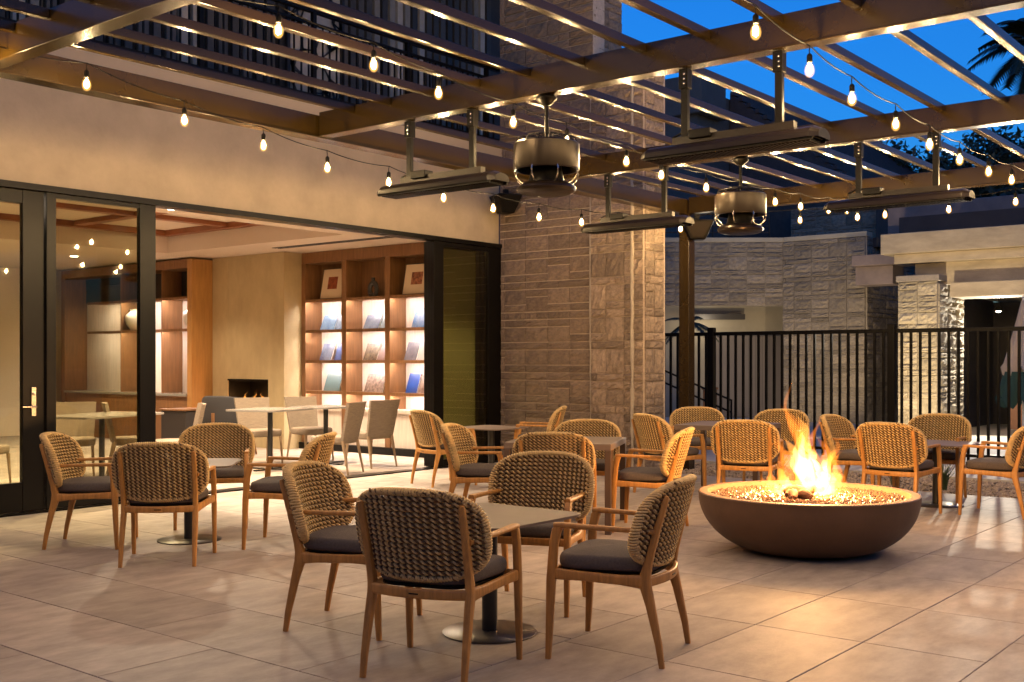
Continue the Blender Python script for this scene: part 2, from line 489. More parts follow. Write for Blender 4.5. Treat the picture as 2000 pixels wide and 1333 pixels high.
# ================================================================== FACADE
bx('stucco_wall', hotel, M['stucco'], 1.5,11.49, 9.5,9.78, 2.93,4.06)
bx('slab_edge', hotel, M['stucco_patch'], 1.5,11.49, 9.44,9.9, 4.062,4.235)
bx('balcony_floor', hotel, M['darkwall'], 1.5,11.48, 9.50,12.4, 4.236,4.26)
bx('track', hotel, M['black'], 3.0,11.49, 9.44,9.62, 2.872,2.928)
bx('sill', hotel, M['black'], 3.0,11.49, 9.43,9.60, -.02,.012)
def door_panel(x0, x1, y, stl, strr, top, bot, gm, handle=None):
    d = bx('door_panel', hotel, M['black'], x0, x0+stl, y, y+.06, .015, 2.87, .003)
    ox, oy, oz = d.location
    def sub(n, m, a,b,c_,e,f,h_): return bx(n, d, m, a-ox,b-ox,c_-oy,e-oy,f-oz,h_-oz,.003)
    sub('stile', M['black'], x1-strr, x1, y, y+.06, .015, 2.87)
    sub('rail', M['black'], x0+stl, x1-strr, y+.004, y+.056, top, 2.868)
    sub('rail', M['black'], x0+stl, x1-strr, y+.004, y+.056, .017, bot)
    sub('glass', gm, x0+stl, x1-strr, y+.026, y+.034, bot, top)
    if handle:
        hx = handle
        sub('handle_plate', M['chrome'], hx-.022, hx+.022, y-.014, y-.001, .86, 1.12)
        lv = MB().sweep([(hx,y-.02,.945),(hx,y-.055,.945),(hx-.05,y-.058,.945),(hx-.125,y-.055,.947)], [.010,.010,.009,.008], n=8).build('handle', M['chrome'], d, (-ox,-oy,-oz), smooth=True)
        MB().lathe([(.016,0),(.016,.010),(.008,.012)], 14).build('lock_cylinder', M['chrome'], d, (hx-ox,y-.012-oy,1.06-oz)).rotation_euler = (R(90),0,0)
    return d
door_panel(2.85,3.86,9.5,.12,.12,2.75,.28,M['glass'])
door_panel(3.88,5.065,9.5,.12,.195,2.75,.275,M['glass'],handle=4.965)
door_panel(5.075,6.19,9.47,.09,.172,2.828,.13,M['glass_d'])
for i in range(3):
    door_panel(10.16+.02*i,11.49-.01*i,9.46+.075*i,.18-.02*i,.26,2.81,.10,M['glass_d'] if i == 0 else M['glass'])
# balcony railing and upper storey
rail_t = thing('balcony_railing', 'black balcony railing with thin upright bars above the stucco wall', 'railing', (0,9.5,4.26))
bx('top_rail', rail_t, M['blackm'], 1.5,11.48, -.03,.03, 1.0,1.05)
bx('mid_rail', rail_t, M['blackm'], 1.5,11.48, -.02,.02, .86,.89)
bx('bottom_rail', rail_t, M['blackm'], 1.5,11.48, -.02,.02, .05,.09)
for i in range(7): bx('post', rail_t, M['blackm'], 2.2+1.5*i,2.25+1.5*i, -.025,.025, .002,1.0)
bars = MB()
for i in range(95): bars.box(1.6+.104*i-.008,1.6+.104*i+.008,-.008,.008,.09,.86)
tag(bars.build('balusters', M['blackm'], rail_t), kind='stuff')
bx('upper_wall', hotel, M['darkwall'], 1.5,14.5, 11.12,11.4, 4.262,8)
bx('upper_soffit', hotel, M['darkwall'], 1.5,14.5, 9.6,11.11, 7.6,7.8)
x = 3.6; i = 0
while x < 13.2:
    w = .13 if 5.5 < x < 9 else .10
    if not (9.0 < x < 10.05):
        lightish = (i % 11 in (2,3)) or (10.4 < x < 11.6 and i % 2)
        bx('slat', hotel, M['slat_w'] if lightish else M['slat'], x, x+w, 11.03,11.09, 4.30,7.5)
    x += w + .05; i += 1
scr = thing('screen_panel', 'black laser cut leaf pattern screen panel on the upper balcony', 'screen', (9.52,10.95,4.4))
bx('backing', scr, M['slat_w'], -.46,.46, .03,.05, .02,2.8)
bx('frame', scr, M['screen'], -.48,-.44, -.02,.03, 0,2.85); bx('frame', scr, M['screen'], .44,.48, -.02,.03, 0,2.85)
rr = random.Random(4); web = MB()
pts = [(rr.uniform(-.44,.44), rr.uniform(.05,2.75)) for _ in range(70)]
for (ax,az) in pts:
    near = sorted(pts, key=lambda q: (q[0]-ax)**2+(q[1]-az)**2)[1:5]
    for (bx_,bz) in near:
        web.sweep([(ax,-.005,az),((ax+bx_)/2,-.005,(az+bz)/2),(bx_,-.005,bz)], [(.026,.006),(.012,.006),(.026,.006)], n=4, up=(0,1,0))
tag(web.build('leaf_lattice', M['screen'], scr), kind='stuff')

# ================================================================== INTERIOR SHELL
bx('end_wall', hotel, M['plaster'], 11.62,11.8, 9.79,19.6, 0,3.5)
bx('side_wall', hotel, M['olive'], 11.25,11.6, 9.72,10.47, 0,3.028)
bx('back_wall', hotel, M['plaster'], -1,11.6, 19.5,19.7, 0,3.5)
bx('left_wall', hotel, M['plaster'], -1.2,-1, 9.79,19.6, 0,3.5)
bx('front_wall', hotel, M['plaster'], -1.2,2.84, 9.5,9.78, 0,2.92)
ceil = bx('ceiling', hotel, M['plaster'], 9.95,11.62, 9.785,19.5, 3.03,3.45)
def cb(n, m, *a): 
    o = ceil.location
    return bx(n, ceil, m, a[0]-o[0],a[1]-o[0],a[2]-o[1],a[3]-o[1],a[4]-o[2],a[5]-o[2])
cb('ceiling_panel', M['plaster'], -1,9.949, 9.785,10.9, 3.03,3.45)
cb('ceiling_panel', M['plaster'], -1,9.949, 14.9,19.5, 3.03,3.45)
cb('ceiling_panel', M['plaster'], -1,9.949, 10.9,14.9, 3.36,3.45)
cb('trim', M['trim'], -1,9.80, 14.75,14.895, 3.28,3.358); cb('trim', M['trim'], 9.80,9.945, 10.905,14.895, 3.281,3.359)
cb('trim', M['trim'], -1,9.80, 11.75,11.90, 3.30,3.358)
cb('trim', M['trim'], -1,9.80, 13.2,13.35, 3.30,3.358)
for xx in (8.3,6.4,4.5,2.6): cb('trim', M['trim'], xx,xx+.15, 10.92,14.74, 3.296,3.357)
cb('vent', M['darkwall'], 5.0,9.6, 10.02,10.09, 3.024,3.0295); cb('vent', M['darkwall'], 5.0,9.6, 10.13,10.17, 3.024,3.0295)
cb('vent', M['darkwall'], 10.45,10.52, 10.3,13.0, 3.024,3.0295); cb('vent', M['darkwall'], 10.56,10.60, 10.3,13.0, 3.024,3.0295)
bx('skirting', hotel, M['black'], 11.20,11.24, 10.47,13.28, .0,.1)
DL = [(8.1,10.3,90),(6.3,10.3,90),(9.9,10.45,60),(8.9,12.2,45),(9.2,14.45,30),(8.2,12.7,60),(5.8,12.7,60),(3.6,10.6,55),(3.2,13,60),(9.3,16.5,60),(5.5,16.5,60)]
for i,(x,y,p) in enumerate(DL):
    z = 3.358 if (10.9 < y < 14.9 and x < 9.95) else 3.028
    o = ceil.location
    MB().lathe([(.055,-.006),(.06,0)], 20).build('downlight', M['lamp'], ceil, (x-o[0],y-o[1],z-o[2]))
    light('downlight_lamp', 'SPOT', (x-o[0],y-o[1],z-.03-o[2]), p*1.8, (1.0,.76,.52), ceil, .045, R(112))
for (x,y,tx,ty,p) in ((7.1,10.55,4.7,6.6,100),(9.3,10.4,8.2,7.0,75),(5.6,10.5,3.6,7.6,75)):      # added gimbal spots by the doors, throwing light out onto the patio
    o = ceil.location
    MB().lathe([(.045,-.006),(.05,0)], 20).build('downlight', M['lamp'], ceil, (x-o[0],y-o[1],3.0275-o[2]))
    g_ = light('downlight_lamp', 'SPOT', (x-o[0],y-o[1],3.0-o[2]), p, (1.0,.80,.56), ceil, .10, R(75))
    g_.rotation_euler = Vector((tx-x,ty-y,-3.0)).to_track_quat('-Z','Y').to_euler()
# fireplace
fp = thing('fireplace', 'tall pale limestone chimney breast with a small gas fire in it', 'fireplace', (0,0,0))
X0, Y0_, Y1_ = 10.917, 13.29, 15.09
bx('surround', fp, M['marble'], X0,11.6, Y0_,13.67, 0,3.027)
bx('surround', fp, M['marble'], X0,11.6, 14.69,Y1_, 0,3.027)
bx('surround', fp, M['marble'], X0+.002,11.6, 13.67,14.69, 1.068,3.027)
bx('surround', fp, M['marble'], X0+.002,11.6, 13.67,14.69, 0,.48)
bx('firebox', fp, M['black'], 11.35,11.5, 13.67,14.69, .48,1.068)
bx('firebox', fp, M['black'], X0+.02,11.349, 13.671,13.69, .481,1.04); bx('firebox', fp, M['black'], X0+.02,11.349, 14.67,14.689, .481,1.04)
bx('firebox', fp, M['black'], X0+.031,11.349, 13.691,14.669, 1.03,1.066); bx('firebox', fp, M['black'], X0+.02,11.349, 13.691,14.669, .481,.50)
bx('firebox_trim', fp, M['black'], X0-.004,X0+.03, 13.67,14.69, 1.04,1.066)
def tongue(mb, base, h, r, lean=(0,0), wob=.3, seed=0, n=8, m=0):
    rr = random.Random(seed); pts = []; sz = []
    ph = rr.uniform(0,6.28); ph2 = rr.uniform(0,6.28)
    for i in range(22):
        t = i/21
        a = wob*h*.085*math.sin(ph+t*5.0)*t; b_ = wob*h*.085*math.sin(ph2+t*5.6)*t; a += wob*h*.02*math.sin(ph2+t*17)*t
        pts.append((base[0]+lean[0]*t**1.3+a, base[1]+lean[1]*t**1.3+b_, base[2]+h*t))
        w = r*(.55+1.0*t*2.2*(1-t))*(1-t**2.2) + .0015
        w *= 1+.28*t*math.sin(ph+23*t)
        sz.append((w*(1+.3*math.sin(ph2+9*t)), w*(.8+.25*math.sin(ph+11*t))))
    mb.sweep(pts, sz, n=n, up=(1,.3,0), m=m)
fm = MB()
fq = random.Random(5)
for i in range(13): tongue(fm, (11.15+fq.uniform(-.04,.04),13.85+.055*i+fq.uniform(-.03,.03),.66), fq.choice((.07,.10,.14,.2)), fq.uniform(.018,.032), (0,fq.uniform(-.05,.05)), 2.2, i)
fm.build('flame', M['fl_mid'], fp, smooth=True)
MB().box(11.05,11.28,13.75,14.6,.482,.67).build('burner', M['log'], fp)
light('fireplace_glow', 'POINT', (11.1,14.2,.75), 4, (1,.45,.15), fp, .08)

def shelf(parent, x0, x1, y0, y1, z):      # board with a front lip that hides its light strip
    xc, yc, zc = (x0+x1)/2, (y0+y1)/2, z+.015; w, d = (x1-x0)/2, (y1-y0)/2
    m_ = MB().box(-w,w,-d,d,-.015,.015); m_.box(-w+.0005,-w+.014,-d+.001,d-.001,-.028,-.0152)
    s_ = m_.build('shelf', M['oak'], parent, (xc,yc,zc))
    MB().box(-w+.02,-w+.032,-d+.03,d-.03,-.0195,-.0153).build('light_strip', M['led'], s_)
    return s_
# bookcase
bc = thing('bookcase', 'brown oak bookcase with three bays and white lit shelves', 'bookcase', (11.25,0,0))
YB = [10.50,10.58,11.34,11.44,12.26,12.36,13.18,13.27]
bx('back_panel', bc, M['oak_l'], .33,.36, 10.5,13.27, .1,3.0)
bx('top', bc, M['oak'], 0,.328, 10.5,13.27, 2.86,3.025)
bx('plinth', bc, M['black'], .02,.328, 10.5,13.27, 0,.1)
for a,b_ in ((0,1),(2,3),(4,5),(6,7)): bx('upright', bc, M['oak'], -.004,.328, YB[a],YB[b_], .102,2.858)
bx('counter', bc, M['oak_l'], -.02,.328, 10.585,11.335, .60,.65); bx('counter', bc, M['oak_l'], -.02,.328, 11.445,12.255, .60,.65); bx('counter', bc, M['oak_l'], -.02,.328, 12.365,13.175, .60,.65)
for a,b_ in ((1,2),(3,4),(5,6)):
    for z in (2.27,1.80,1.335,.865):
        s_ = shelf(bc, .004, .327, YB[a]+.003, YB[b_]-.003, z)
    bx('cupboard_door', bc, M['oak_l'], .03,.05, YB[a]+.003,YB[b_]-.003, .102,.598)
    bx('bay_back', bc, M['oak'], .315,.328, YB[a]+.003,YB[b_]-.003, 2.302,2.858)
# cabinet on the left of the fireplace
cb2 = thing('display_cabinet', 'oak display cabinet with lit niches left of the fireplace', 'cabinet', (10.526,0,0))
bx('side_panel', cb2, M['oak_lit'], -.003,1.0, 15.097,15.22, 0,3.0)
bx('side_panel', cb2, M['oak'], 0,.45, 19.0,19.12, 0,3.0)
bx('top', cb2, M['oak'], 0,.45, 15.222,18.998, 2.86,3.0)
bx('back_panel', cb2, M['oak_l'], .44,.47, 15.222,18.998, .1,2.858)
bx('upper_back', cb2, M['vase_d'], .42,.438, 15.222,18.998, 2.41,2.858)
bx('counter', cb2, M['white_top'], -.02,.438, 15.222,18.998, .78,.82)
bx('base', cb2, M['oak'], .02,.438, 15.222,18.998, .0,.778)
for (a,b_) in ((15.224,15.98),(16.02,17.2),(17.24,18.3)):
    for z in (2.37,1.85):
        s_ = shelf(cb2, .04, .437, a, b_, z)
for yy in (15.99,17.21): bx('divider', cb2, M['oak'], .04,.437, yy,yy+.02, .822,2.858)
# ================================================================== PERGOLA
ZB = 3.2
perg = thing('pergola', 'brown painted steel pergola of deep beams and thin rafters', 'pergola', (0,0,0))
def beam_y(x, y0, y1):      # runs along Y, lower lip like a flange
    o = MB().box(-.05,.05,y0,y1,.012,.20); o.box(-.058,.058,y0,y1,0,.012)
    return o.build('beam', M['bronze'], perg, (x+.058,0,ZB), bevel=.003)
for xb in (-3.2,.3,3.28,6.05,9.02,12.10): beam_y(xb, -1.5, 6.93)
wbm = MB().box(-3.2,12.28,-.05,.05,.012,.19); wbm.box(-3.2,12.28,-.075,.075,0,.012)
wbm.build('beam', M['bronze'], perg, (0,7.0,ZB-.01), bevel=.003)
ry = [1.0+.0,1.46,1.93,2.385,2.85,3.335,3.80,4.29,4.75,5.21,5.66,6.12,6.53]
XS = [-3.0,3.285,3.391,6.055,6.161,9.025,9.131,12.105]
for y in ry + [.53,.06,-.4]:
    for k in range(0,8,2):
        bx('rafter', perg, M['bronze'], XS[k],XS[k+1], y-.025,y+.025, ZB+.138,ZB+.196, .005)
bx('post', perg, M['bronze'], 12.11,12.26, 6.93-.001,7.07, -.05,ZB-.012, .006)
bx('post', perg, M['bronze'], 12.12,12.25, -1.5,-1.38, -.05,ZB-.002, .006)

# speaker boxes
def speaker(label, loc, rz):
    t = thing('outdoor_speaker', label, 'speaker', loc, rz)
    b = MB().hexa([(-.10,-.09,-.12),(.10,-.09,-.12),(.10,.09,-.12),(-.10,.09,-.12),(-.20,-.17,.12),(.20,-.17,.12),(.20,.17,.12),(-.20,.17,.12)])
    b.build('cabinet', M['blackm'], t, bevel=.015)
    MB().hexa([(-.07,-.1005,-.09),(.07,-.1005,-.09),(.07,-.098,-.09),(-.07,-.098,-.09),(-.16,-.164,.09),(.16,-.164,.09),(.16,-.160,.09),(-.16,-.160,.09)]).build('grille', M['heater'], t)
    bx('bracket', t, M['blackm'], -.03,.03, -.03,.03, .122,.20)
speaker('tapered outdoor speaker at the head of the pergola post', (12.185,6.86,2.99), R(-51)) 
speaker('black tapered speaker on the stone wall beside the stucco', (11.27,9.2,3.42), R(60))

# string lights
def string_light(label, y, pts, ends, x0=0, rz=0):
    t = thing('string_light', label, 'string light', (x0,y,0), rz)
    path = []
    allp = [ends[0]] + [(x,z+.125) for x,z in pts] + [ends[1]]
    for (xa,za),(xb,zb) in zip(allp[:-1], allp[1:]):
        for k in range(6):
            f = k/6
            path.append((xa+(xb-xa)*f, 0, za+(zb-za)*f - .03*(4*f*(1-f))*min(1,(xb-xa)/.9)))
    path.append((allp[-1][0],0,allp[-1][1]))
    MB().sweep(path, .0042, n=6).build('cord', M['cord'], t, smooth=True)
    for x, z in pts:
        dx = random.uniform(-.008,.008)
        s_ = MB().sweep([(0,0,.128),(dx,.002,.10),(dx,0,.075)], .0035, n=6)
        s_.lathe([(.006,.080),(.013,.074),(.016,.066),(.0165,.034),(.014,.030)], 14, (dx,0))
        so = s_.build('socket', M['cord'], t, (x,0,z), smooth=True)
        MB().lathe([(.011,.032),(.016,.025),(.026,.006),(.030,-.016),(.027,-.036),(.016,-.052),(.003,-.057)], 16, (dx,0)).build('bulb', M['bulb_glow'], t, (x,0,z), smooth=True)
        MB().lathe([(.002,.020),(.0105,.010),(.0145,-.010),(.012,-.028),(.002,-.036)], 12, (dx,0)).build('filament', M['bulb'], t, (x,0,z), smooth=True)
string_light('string of lit bulbs along the beam nearest the stucco wall', 6.6,
    [(1.8,3.07),(2.5,3.11),(3.15,3.14),(3.81,3.15),(4.54,3.04),(5.22,2.97),(5.85,2.89),(6.54,2.86),(7.22,2.81),(7.9,2.79),(8.61,2.78),(9.33,2.80),(10.0,2.84),(11.34,2.92)], ((1.0,3.2),(12.15,3.2)))
string_light('string of lit bulbs crossing the middle of the pergola past the fan', 4.85,
    [(1.8,3.07),(2.5,3.11),(3.95,3.20),(4.67,3.16),(5.25,3.10),(6.03,3.04),(6.66,3.01),(7.47,2.97),(8.02,2.93),(8.78,2.92),(9.42,2.92),(10.19,2.95),(10.78,2.97),(11.5,3.01),(12.02,3.06)], ((1.0,3.2),(12.16,3.22)))
string_light('string of lit bulbs against the blue sky nearest the right edge', 2.6,
    [(1.8,3.07),(2.5,3.11),(3.2,3.14),(3.9,3.17),(4.55,3.12),(5.23,3.07),(5.91,3.01),(6.52,2.96),(7.27,2.93),(7.95,2.90),(8.63,2.89),(9.38,2.90),(10.06,2.92),(10.74,2.96),(11.4,3.02)], ((-3.1,3.2),(12.1,3.2)))

string_light('string of lit bulbs over the near right part of the patio, out of view', .3,
    [(3.1+.69*i, 3.08-.0045*i*(13-i)) for i in range(13)], ((2.4,3.2),(12.1,3.2)))
string_light('short string of lit bulbs hung along the far beam, above the stone building', 0,
    [(3.05,2.99),(3.72,2.97),(4.40,2.97),(4.72,2.97),(5.40,2.99),(6.08,3.03)], ((2.62,3.14),(6.6,3.15)), 11.98, R(90))
# heaters
def heater(label, x, yc):
    t = thing('patio_heater', label, 'heater', (x,yc,0), group='electric heaters hung from the pergola beams')
    L = .6; b = MB(); n = 9; prof = []
    for i in range(n+1):
        a = math.pi*i/n
        prof.append((.115*math.cos(a), .078*math.sin(a)**.8 if i not in (0,n) else 0))
    vs = []; fs = []
    for yy, s_ in ((-L,.72),(-L+.05,1),(L-.05,1),(L,.72)):
        for px,pz in prof: vs.append((px*s_, yy, 2.645+pz*s_))
    m_ = n+1
    for k in range(3):
        fs += [(k*m_+i, k*m_+i+1, (k+1)*m_+i+1, (k+1)*m_+i) for i in range(n)]
    fs += [tuple(range(m_)), tuple(range(3*m_, 4*m_))]
    b.add(vs, fs).build('hood', M['heater'], t, bevel=.002)
    gr = MB().box(-.085,.085,-L+.04,L-.04,2.652,2.658)
    for i in range(44):
        yy = -L+.06+i*(2*L-.12)/43
        gr.box(-.08,.08,yy-.006,yy+.006,2.628,2.652)
    gr.box(-.10,-.085,-L+.03,L-.03,2.632,2.655); gr.box(.085,.10,-L+.03,L-.03,2.632,2.655)
    gr.build('grille', M['blackm'], t)
    bx('mounting_channel', t, M['heater'], -.025,.025, -L+.18,L-.2, 2.722,2.768)
    for yy in (-.32,.32):
        bx('hanger_rod', t, M['blackm'], -.016,.016, yy-.024,yy+.024, 2.76,ZB-.002, .003)
        bx('clamp', t, M['blackm'], -.03,.03, yy-.032,yy+.032, ZB-.13,ZB-.003, .004)
        for q in (-.10,-.07,-.04): MB().lathe([(.007,0),(.007,.008),(.003,.010)],8).build('bolt', M['chrome'], t, (-.030,yy-.012,ZB+q)).rotation_euler = (0,R(-90),0)
    jb = MB().box(-.05,.05,.12,.27,2.742,2.80)
    jb.build('junction_box', M['blackm'], t, bevel=.006)
    MB().sweep([(0,.27,2.78),(0,.33,2.83),(.02,.36,2.80),(.01,.42,2.775)], .007, n=6).build('cable', M['cord'], t, smooth=True)
heater('black bar heater hung beside the large fan, nearest the stucco wall', 6.108, 5.62)
heater('bar heater with a lit brown grille underneath, largest one under the sky', 6.108, 3.20)
heater('bar heater hanging in front of the stone pier', 9.078, 5.78)
heater('bar heater farthest right, above the concrete canopy', 9.078, 3.24)

# fans
def fan(label, x, y):
    t = thing('ceiling_fan', label, 'fan', (x,y,0))
    MB().lathe([(.05,ZB-.002),(.075,ZB-.02),(.07,ZB-.035),(.03,ZB-.07),(.018,ZB-.075)],24).build('canopy', M['blackm'], t, smooth=True)
    MB().lathe([(.014,2.86),(.014,ZB-.07)],12).build('down_rod', M['blackm'], t, smooth=True)
    MB().lathe([(.10,2.875),(.215,2.868),(.23,2.855),(.23,2.685),(.226,2.675),(.21,2.675),(.205,2.70),(.205,2.84),(.10,2.85)],44,caps=False).build('housing', M['fan'], t, smooth=True)
    cage = MB()
    for i in range(16):
        a = 2*math.pi*i/16; c_, s_ = math.cos(a), math.sin(a)
        cage.sweep([(.04*c_,.04*s_,2.90),(.13*c_,.13*s_,2.915),(.20*c_,.20*s_,2.895),(.226*c_,.226*s_,2.85)], .0035, n=5)
    for r_, z in ((.08,2.908),(.14,2.914),(.20,2.895)): cage.sweep([(r_*math.cos(2*math.pi*k/24), r_*math.sin(2*math.pi*k/24), z) for k in range(25)], .003, n=5)
    cage.build('top_cage', M['blackm'], t, smooth=True)
    MB().lathe([(.0,2.72),(.10,2.72),(.11,2.68),(.12,2.62),(.14,2.57),(.0,2.565)],32,caps=False).build('motor', M['blackm'], t, smooth=True)
    MB().lathe([(.10,2.595),(.165,2.585),(.20,2.562),(.208,2.545),(.200,2.528),(.16,2.510),(.08,2.50),(.001,2.498)],44,caps=False).build('diffuser_disc', M['fan'], t, smooth=True)
    for i in range(8):
        a = 2*math.pi*i/8+.2; c_, s_ = math.cos(a), math.sin(a)
        MB().sweep([(.222*c_,.222*s_,2.69),(.236*c_,.236*s_,2.655),(.225*c_,.225*s_,2.62),(.19*c_,.19*s_,2.585),(.17*c_,.17*s_,2.58)], .006, n=6).build('bracket', M['chrome'], t, smooth=True)
    for i in range(5):
        a = 2*math.pi*i/5
        MB().hexa([(.06,-.02,2.735),(.195,-.035,2.72),(.195,.035,2.745),(.06,.02,2.75),(.06,-.02,2.74),(.195,-.035,2.725),(.195,.035,2.75),(.06,.02,2.755)]).build('blade', M['blackm'], t, rz=a)
fan('large drum fan hanging in front of the stone wall', 6.108, 4.62)
fan('smaller looking drum fan hanging in front of the grey stone building', 9.078, 4.66)

# ================================================================== ARMCHAIRS
def make_weave():
    mb = MB(); zc, hh, hw = .622, .187, .30
    def yup(z): return -.205 - .29*(z-.44)
    def surf(x, z): return yup(z) + .032 + 1.15*(x*x-.2*.2)
    nrow = 16; pitch = .0229; period = .0325
    V = []; F = []; FM = []
    ns = 5
    def tube(path, r_, mi=0):
        base = len(V)
        P = np.array(path); T = np.gradient(P, axis=0); T /= np.linalg.norm(T,axis=1)[:,None]
        U = np.cross(T, np.array([0,.3,1.0])); U /= np.linalg.norm(U,axis=1)[:,None]
        W = np.cross(U, T)
        ang = np.arange(ns)*2*math.pi/ns
        ring = P[:,None,:] + r_*(np.cos(ang)[None,:,None]*U[:,None,:] + np.sin(ang)[None,:,None]*W[:,None,:])
        V.extend(ring.reshape(-1,3).tolist())
        for i in range(len(P)-1):
            for k in range(ns):
                k2 = (k+1) % ns
                F.append((base+i*ns+k, base+(i+1)*ns+k, base+(i+1)*ns+k2, base+i*ns+k2)); FM.append(mi)
    p_ = 3.0
    for layer, doff, zoff in ((0,.013,0.0),(1,-.013,.5)):      # front and back faces of the padded shell
      for r_ in range(nrow + layer):
        z0 = zc + (r_-(nrow-1)/2-zoff)*pitch
        w = hw*(1-min(1,abs(z0-zc)/(hh+.012))**p_)**(1/p_) - .006
        if w < .05: continue
        n = int(2*w/period*10)
        xs = np.linspace(-w, w, n)
        s_ = xs*(1+.35*xs*xs)
        for kst in range(2):
            ph = 2*math.pi*s_/period + math.pi*kst + layer*1.2
            zz = z0 + .0067*np.sin(ph)
            dep = .0072*np.cos(ph) + doff
            yy = surf(xs, zz) + dep
            xx = xs - dep*2.3*xs
            tube(np.stack([xx,yy,zz],1), .0056 if kst == 0 else .0048, kst)
    # wrapped rim coil
    N = 1250; th = np.linspace(0, 2*math.pi, N)
    c_, s2 = np.cos(th), np.sin(th)
    ox = hw*np.sign(c_)*np.abs(c_)**(2/p_); oz = zc + hh*np.sign(s2)*np.abs(s2)**(2/p_)
    # resample by length
    d = np.r_[0, np.cumsum(np.hypot(np.diff(ox), np.diff(oz)))]
    u = np.linspace(0, d[-1], 1300); ox = np.interp(u, d, ox); oz = np.interp(u, d, oz)
    oy = surf(ox, oz)
    nrm = np.stack([ox/hw, np.zeros_like(ox), (oz-zc)/hh],1); nrm /= np.linalg.norm(nrm,axis=1)[:,None]
    ph = 2*math.pi*u/.0125
    P = np.stack([ox,oy,oz],1) + .013*np.cos(ph)[:,None]*nrm + .023*np.sin(ph)[:,None]*np.array([0,1.0,0])
    tube(P, .0056)
    core = np.stack([ox,oy,oz],1)[::12]
    tube(np.vstack([core, core[:1]]), .0115)
    mb.v = [tuple(v) for v in V]; mb.f = F; mb.m = FM
    return mb.mesh('backrest', [M['rope'], M['rope_d']], smooth=False)
weave = make_weave()
weave.polygons.foreach_set('use_smooth', [True]*len(weave.polygons))

def chair_meshes():
    out = []
    for s in (-1,1):
        # front leg + arm in one bent piece of wood is two parts here: leg and arm
        fl = MB().sweep([(s*.277,.255,0),(s*.277,.250,.10),(s*.276,.240,.36),(s*.275,.228,.52),(s*.274,.214,.585),(s*.2735,.200,.604)],
            [(.0125,.0125),(.0145,.0155),(.0175,.022),(.0175,.021),(.0175,.022),(.017,.018)], n=12, p=3.6, up=(0,1,0))
        out.append(('leg', fl.mesh('front_leg', M['teak'], True)))
        ar = MB().sweep([(s*.2735,.226,.607),(s*.273,.19,.609),(s*.268,.06,.606),(s*.258,-.10,.602),(s*.247,-.235,.600)],
            [(.0175,.0125),(.019,.013),(.0175,.0115),(.015,.0115),(.012,.012)], n=12, p=3.2)
        out.append(('arm', ar.mesh('arm', M['teak'], True)))
        rl = MB().sweep([(s*.237,-.265,0),(s*.236,-.250,.10),(s*.233,-.212,.27),(s*.231,-.190,.35),(s*.231,-.188,.40),(s*.232,-.203,.46),(s*.234,-.240,.60),(s*.236,-.283,.742),(s*.236,-.288,.757)],
            [(.0125,.0125),(.0145,.0155),(.0175,.021),(.0175,.027),(.0175,.025),(.0170,.0185),(.0165,.016),(.015,.0125),(.011,.008)], n=12, p=3.6, up=(0,1,0))
        out.append(('leg', rl.mesh('rear_leg', M['teak'], True)))
        sr = MB().sweep([(s*.232,-.19,.372),(s*.245,-.08,.376),(s*.262,.10,.384),(s*.2755,.235,.388)], [(.014,.032),(.014,.022),(.014,.021),(.014,.026)], n=12, p=4)
        out.append(('side_rail', sr.mesh('side_rail', M['teak'], True)))
    fr = MB().sweep([(-.27,.237,.388),(0,.243,.386),(.27,.237,.388)], (.012,.021), n=12, p=4)
    out.append(('front_rail', fr.mesh('front_rail', M['teak'], True)))
    rrp = [( x, -.200-.045*(1-(x/.23)**2), .374) for x in np.linspace(-.23,.23,9)]
    rrm = MB().sweep(rrp, (.012,.022), n=12, p=4)
    out.append(('rear_rail', rrm.mesh('rear_rail', M['teak'], True)))
    sl = MB().box(-.022,.022,-.2585,-.2560,.371,.377)
    out.append(('maker_plate', sl.mesh('maker_plate', M['black'])))
    outl = []
    for k in range(36):
        a = 2*math.pi*k/36; c_, s_ = math.cos(a), math.sin(a)
        px = math.copysign(abs(c_)**(2/4.5), c_); py = math.copysign(abs(s_)**(2/4.5), s_)
        y = .012+.232*py; outl.append((px*(.243+.025*(py))*1.0, y))
    cu = MB().pad(outl, .405, .474, .027, dome=.018)
    out.append(('seat_cushion', cu.mesh('seat_cushion', M['cushion'], True)))
    sb = MB().prism([(x*.96,y*.96) for x,y in outl], .392, .404)
    out.append(('seat_base', sb.mesh('seat_base', M['black'])))
    out.append(('backrest', weave))
    return out
CH = chair_meshes()
def armchair(x, y, deg, label):
    t = thing('armchair', label, 'chair', (x,y,0), R(deg), 'woven teak armchairs on the patio')
    for n_, me in CH: inst(n_, me, t)
    return t
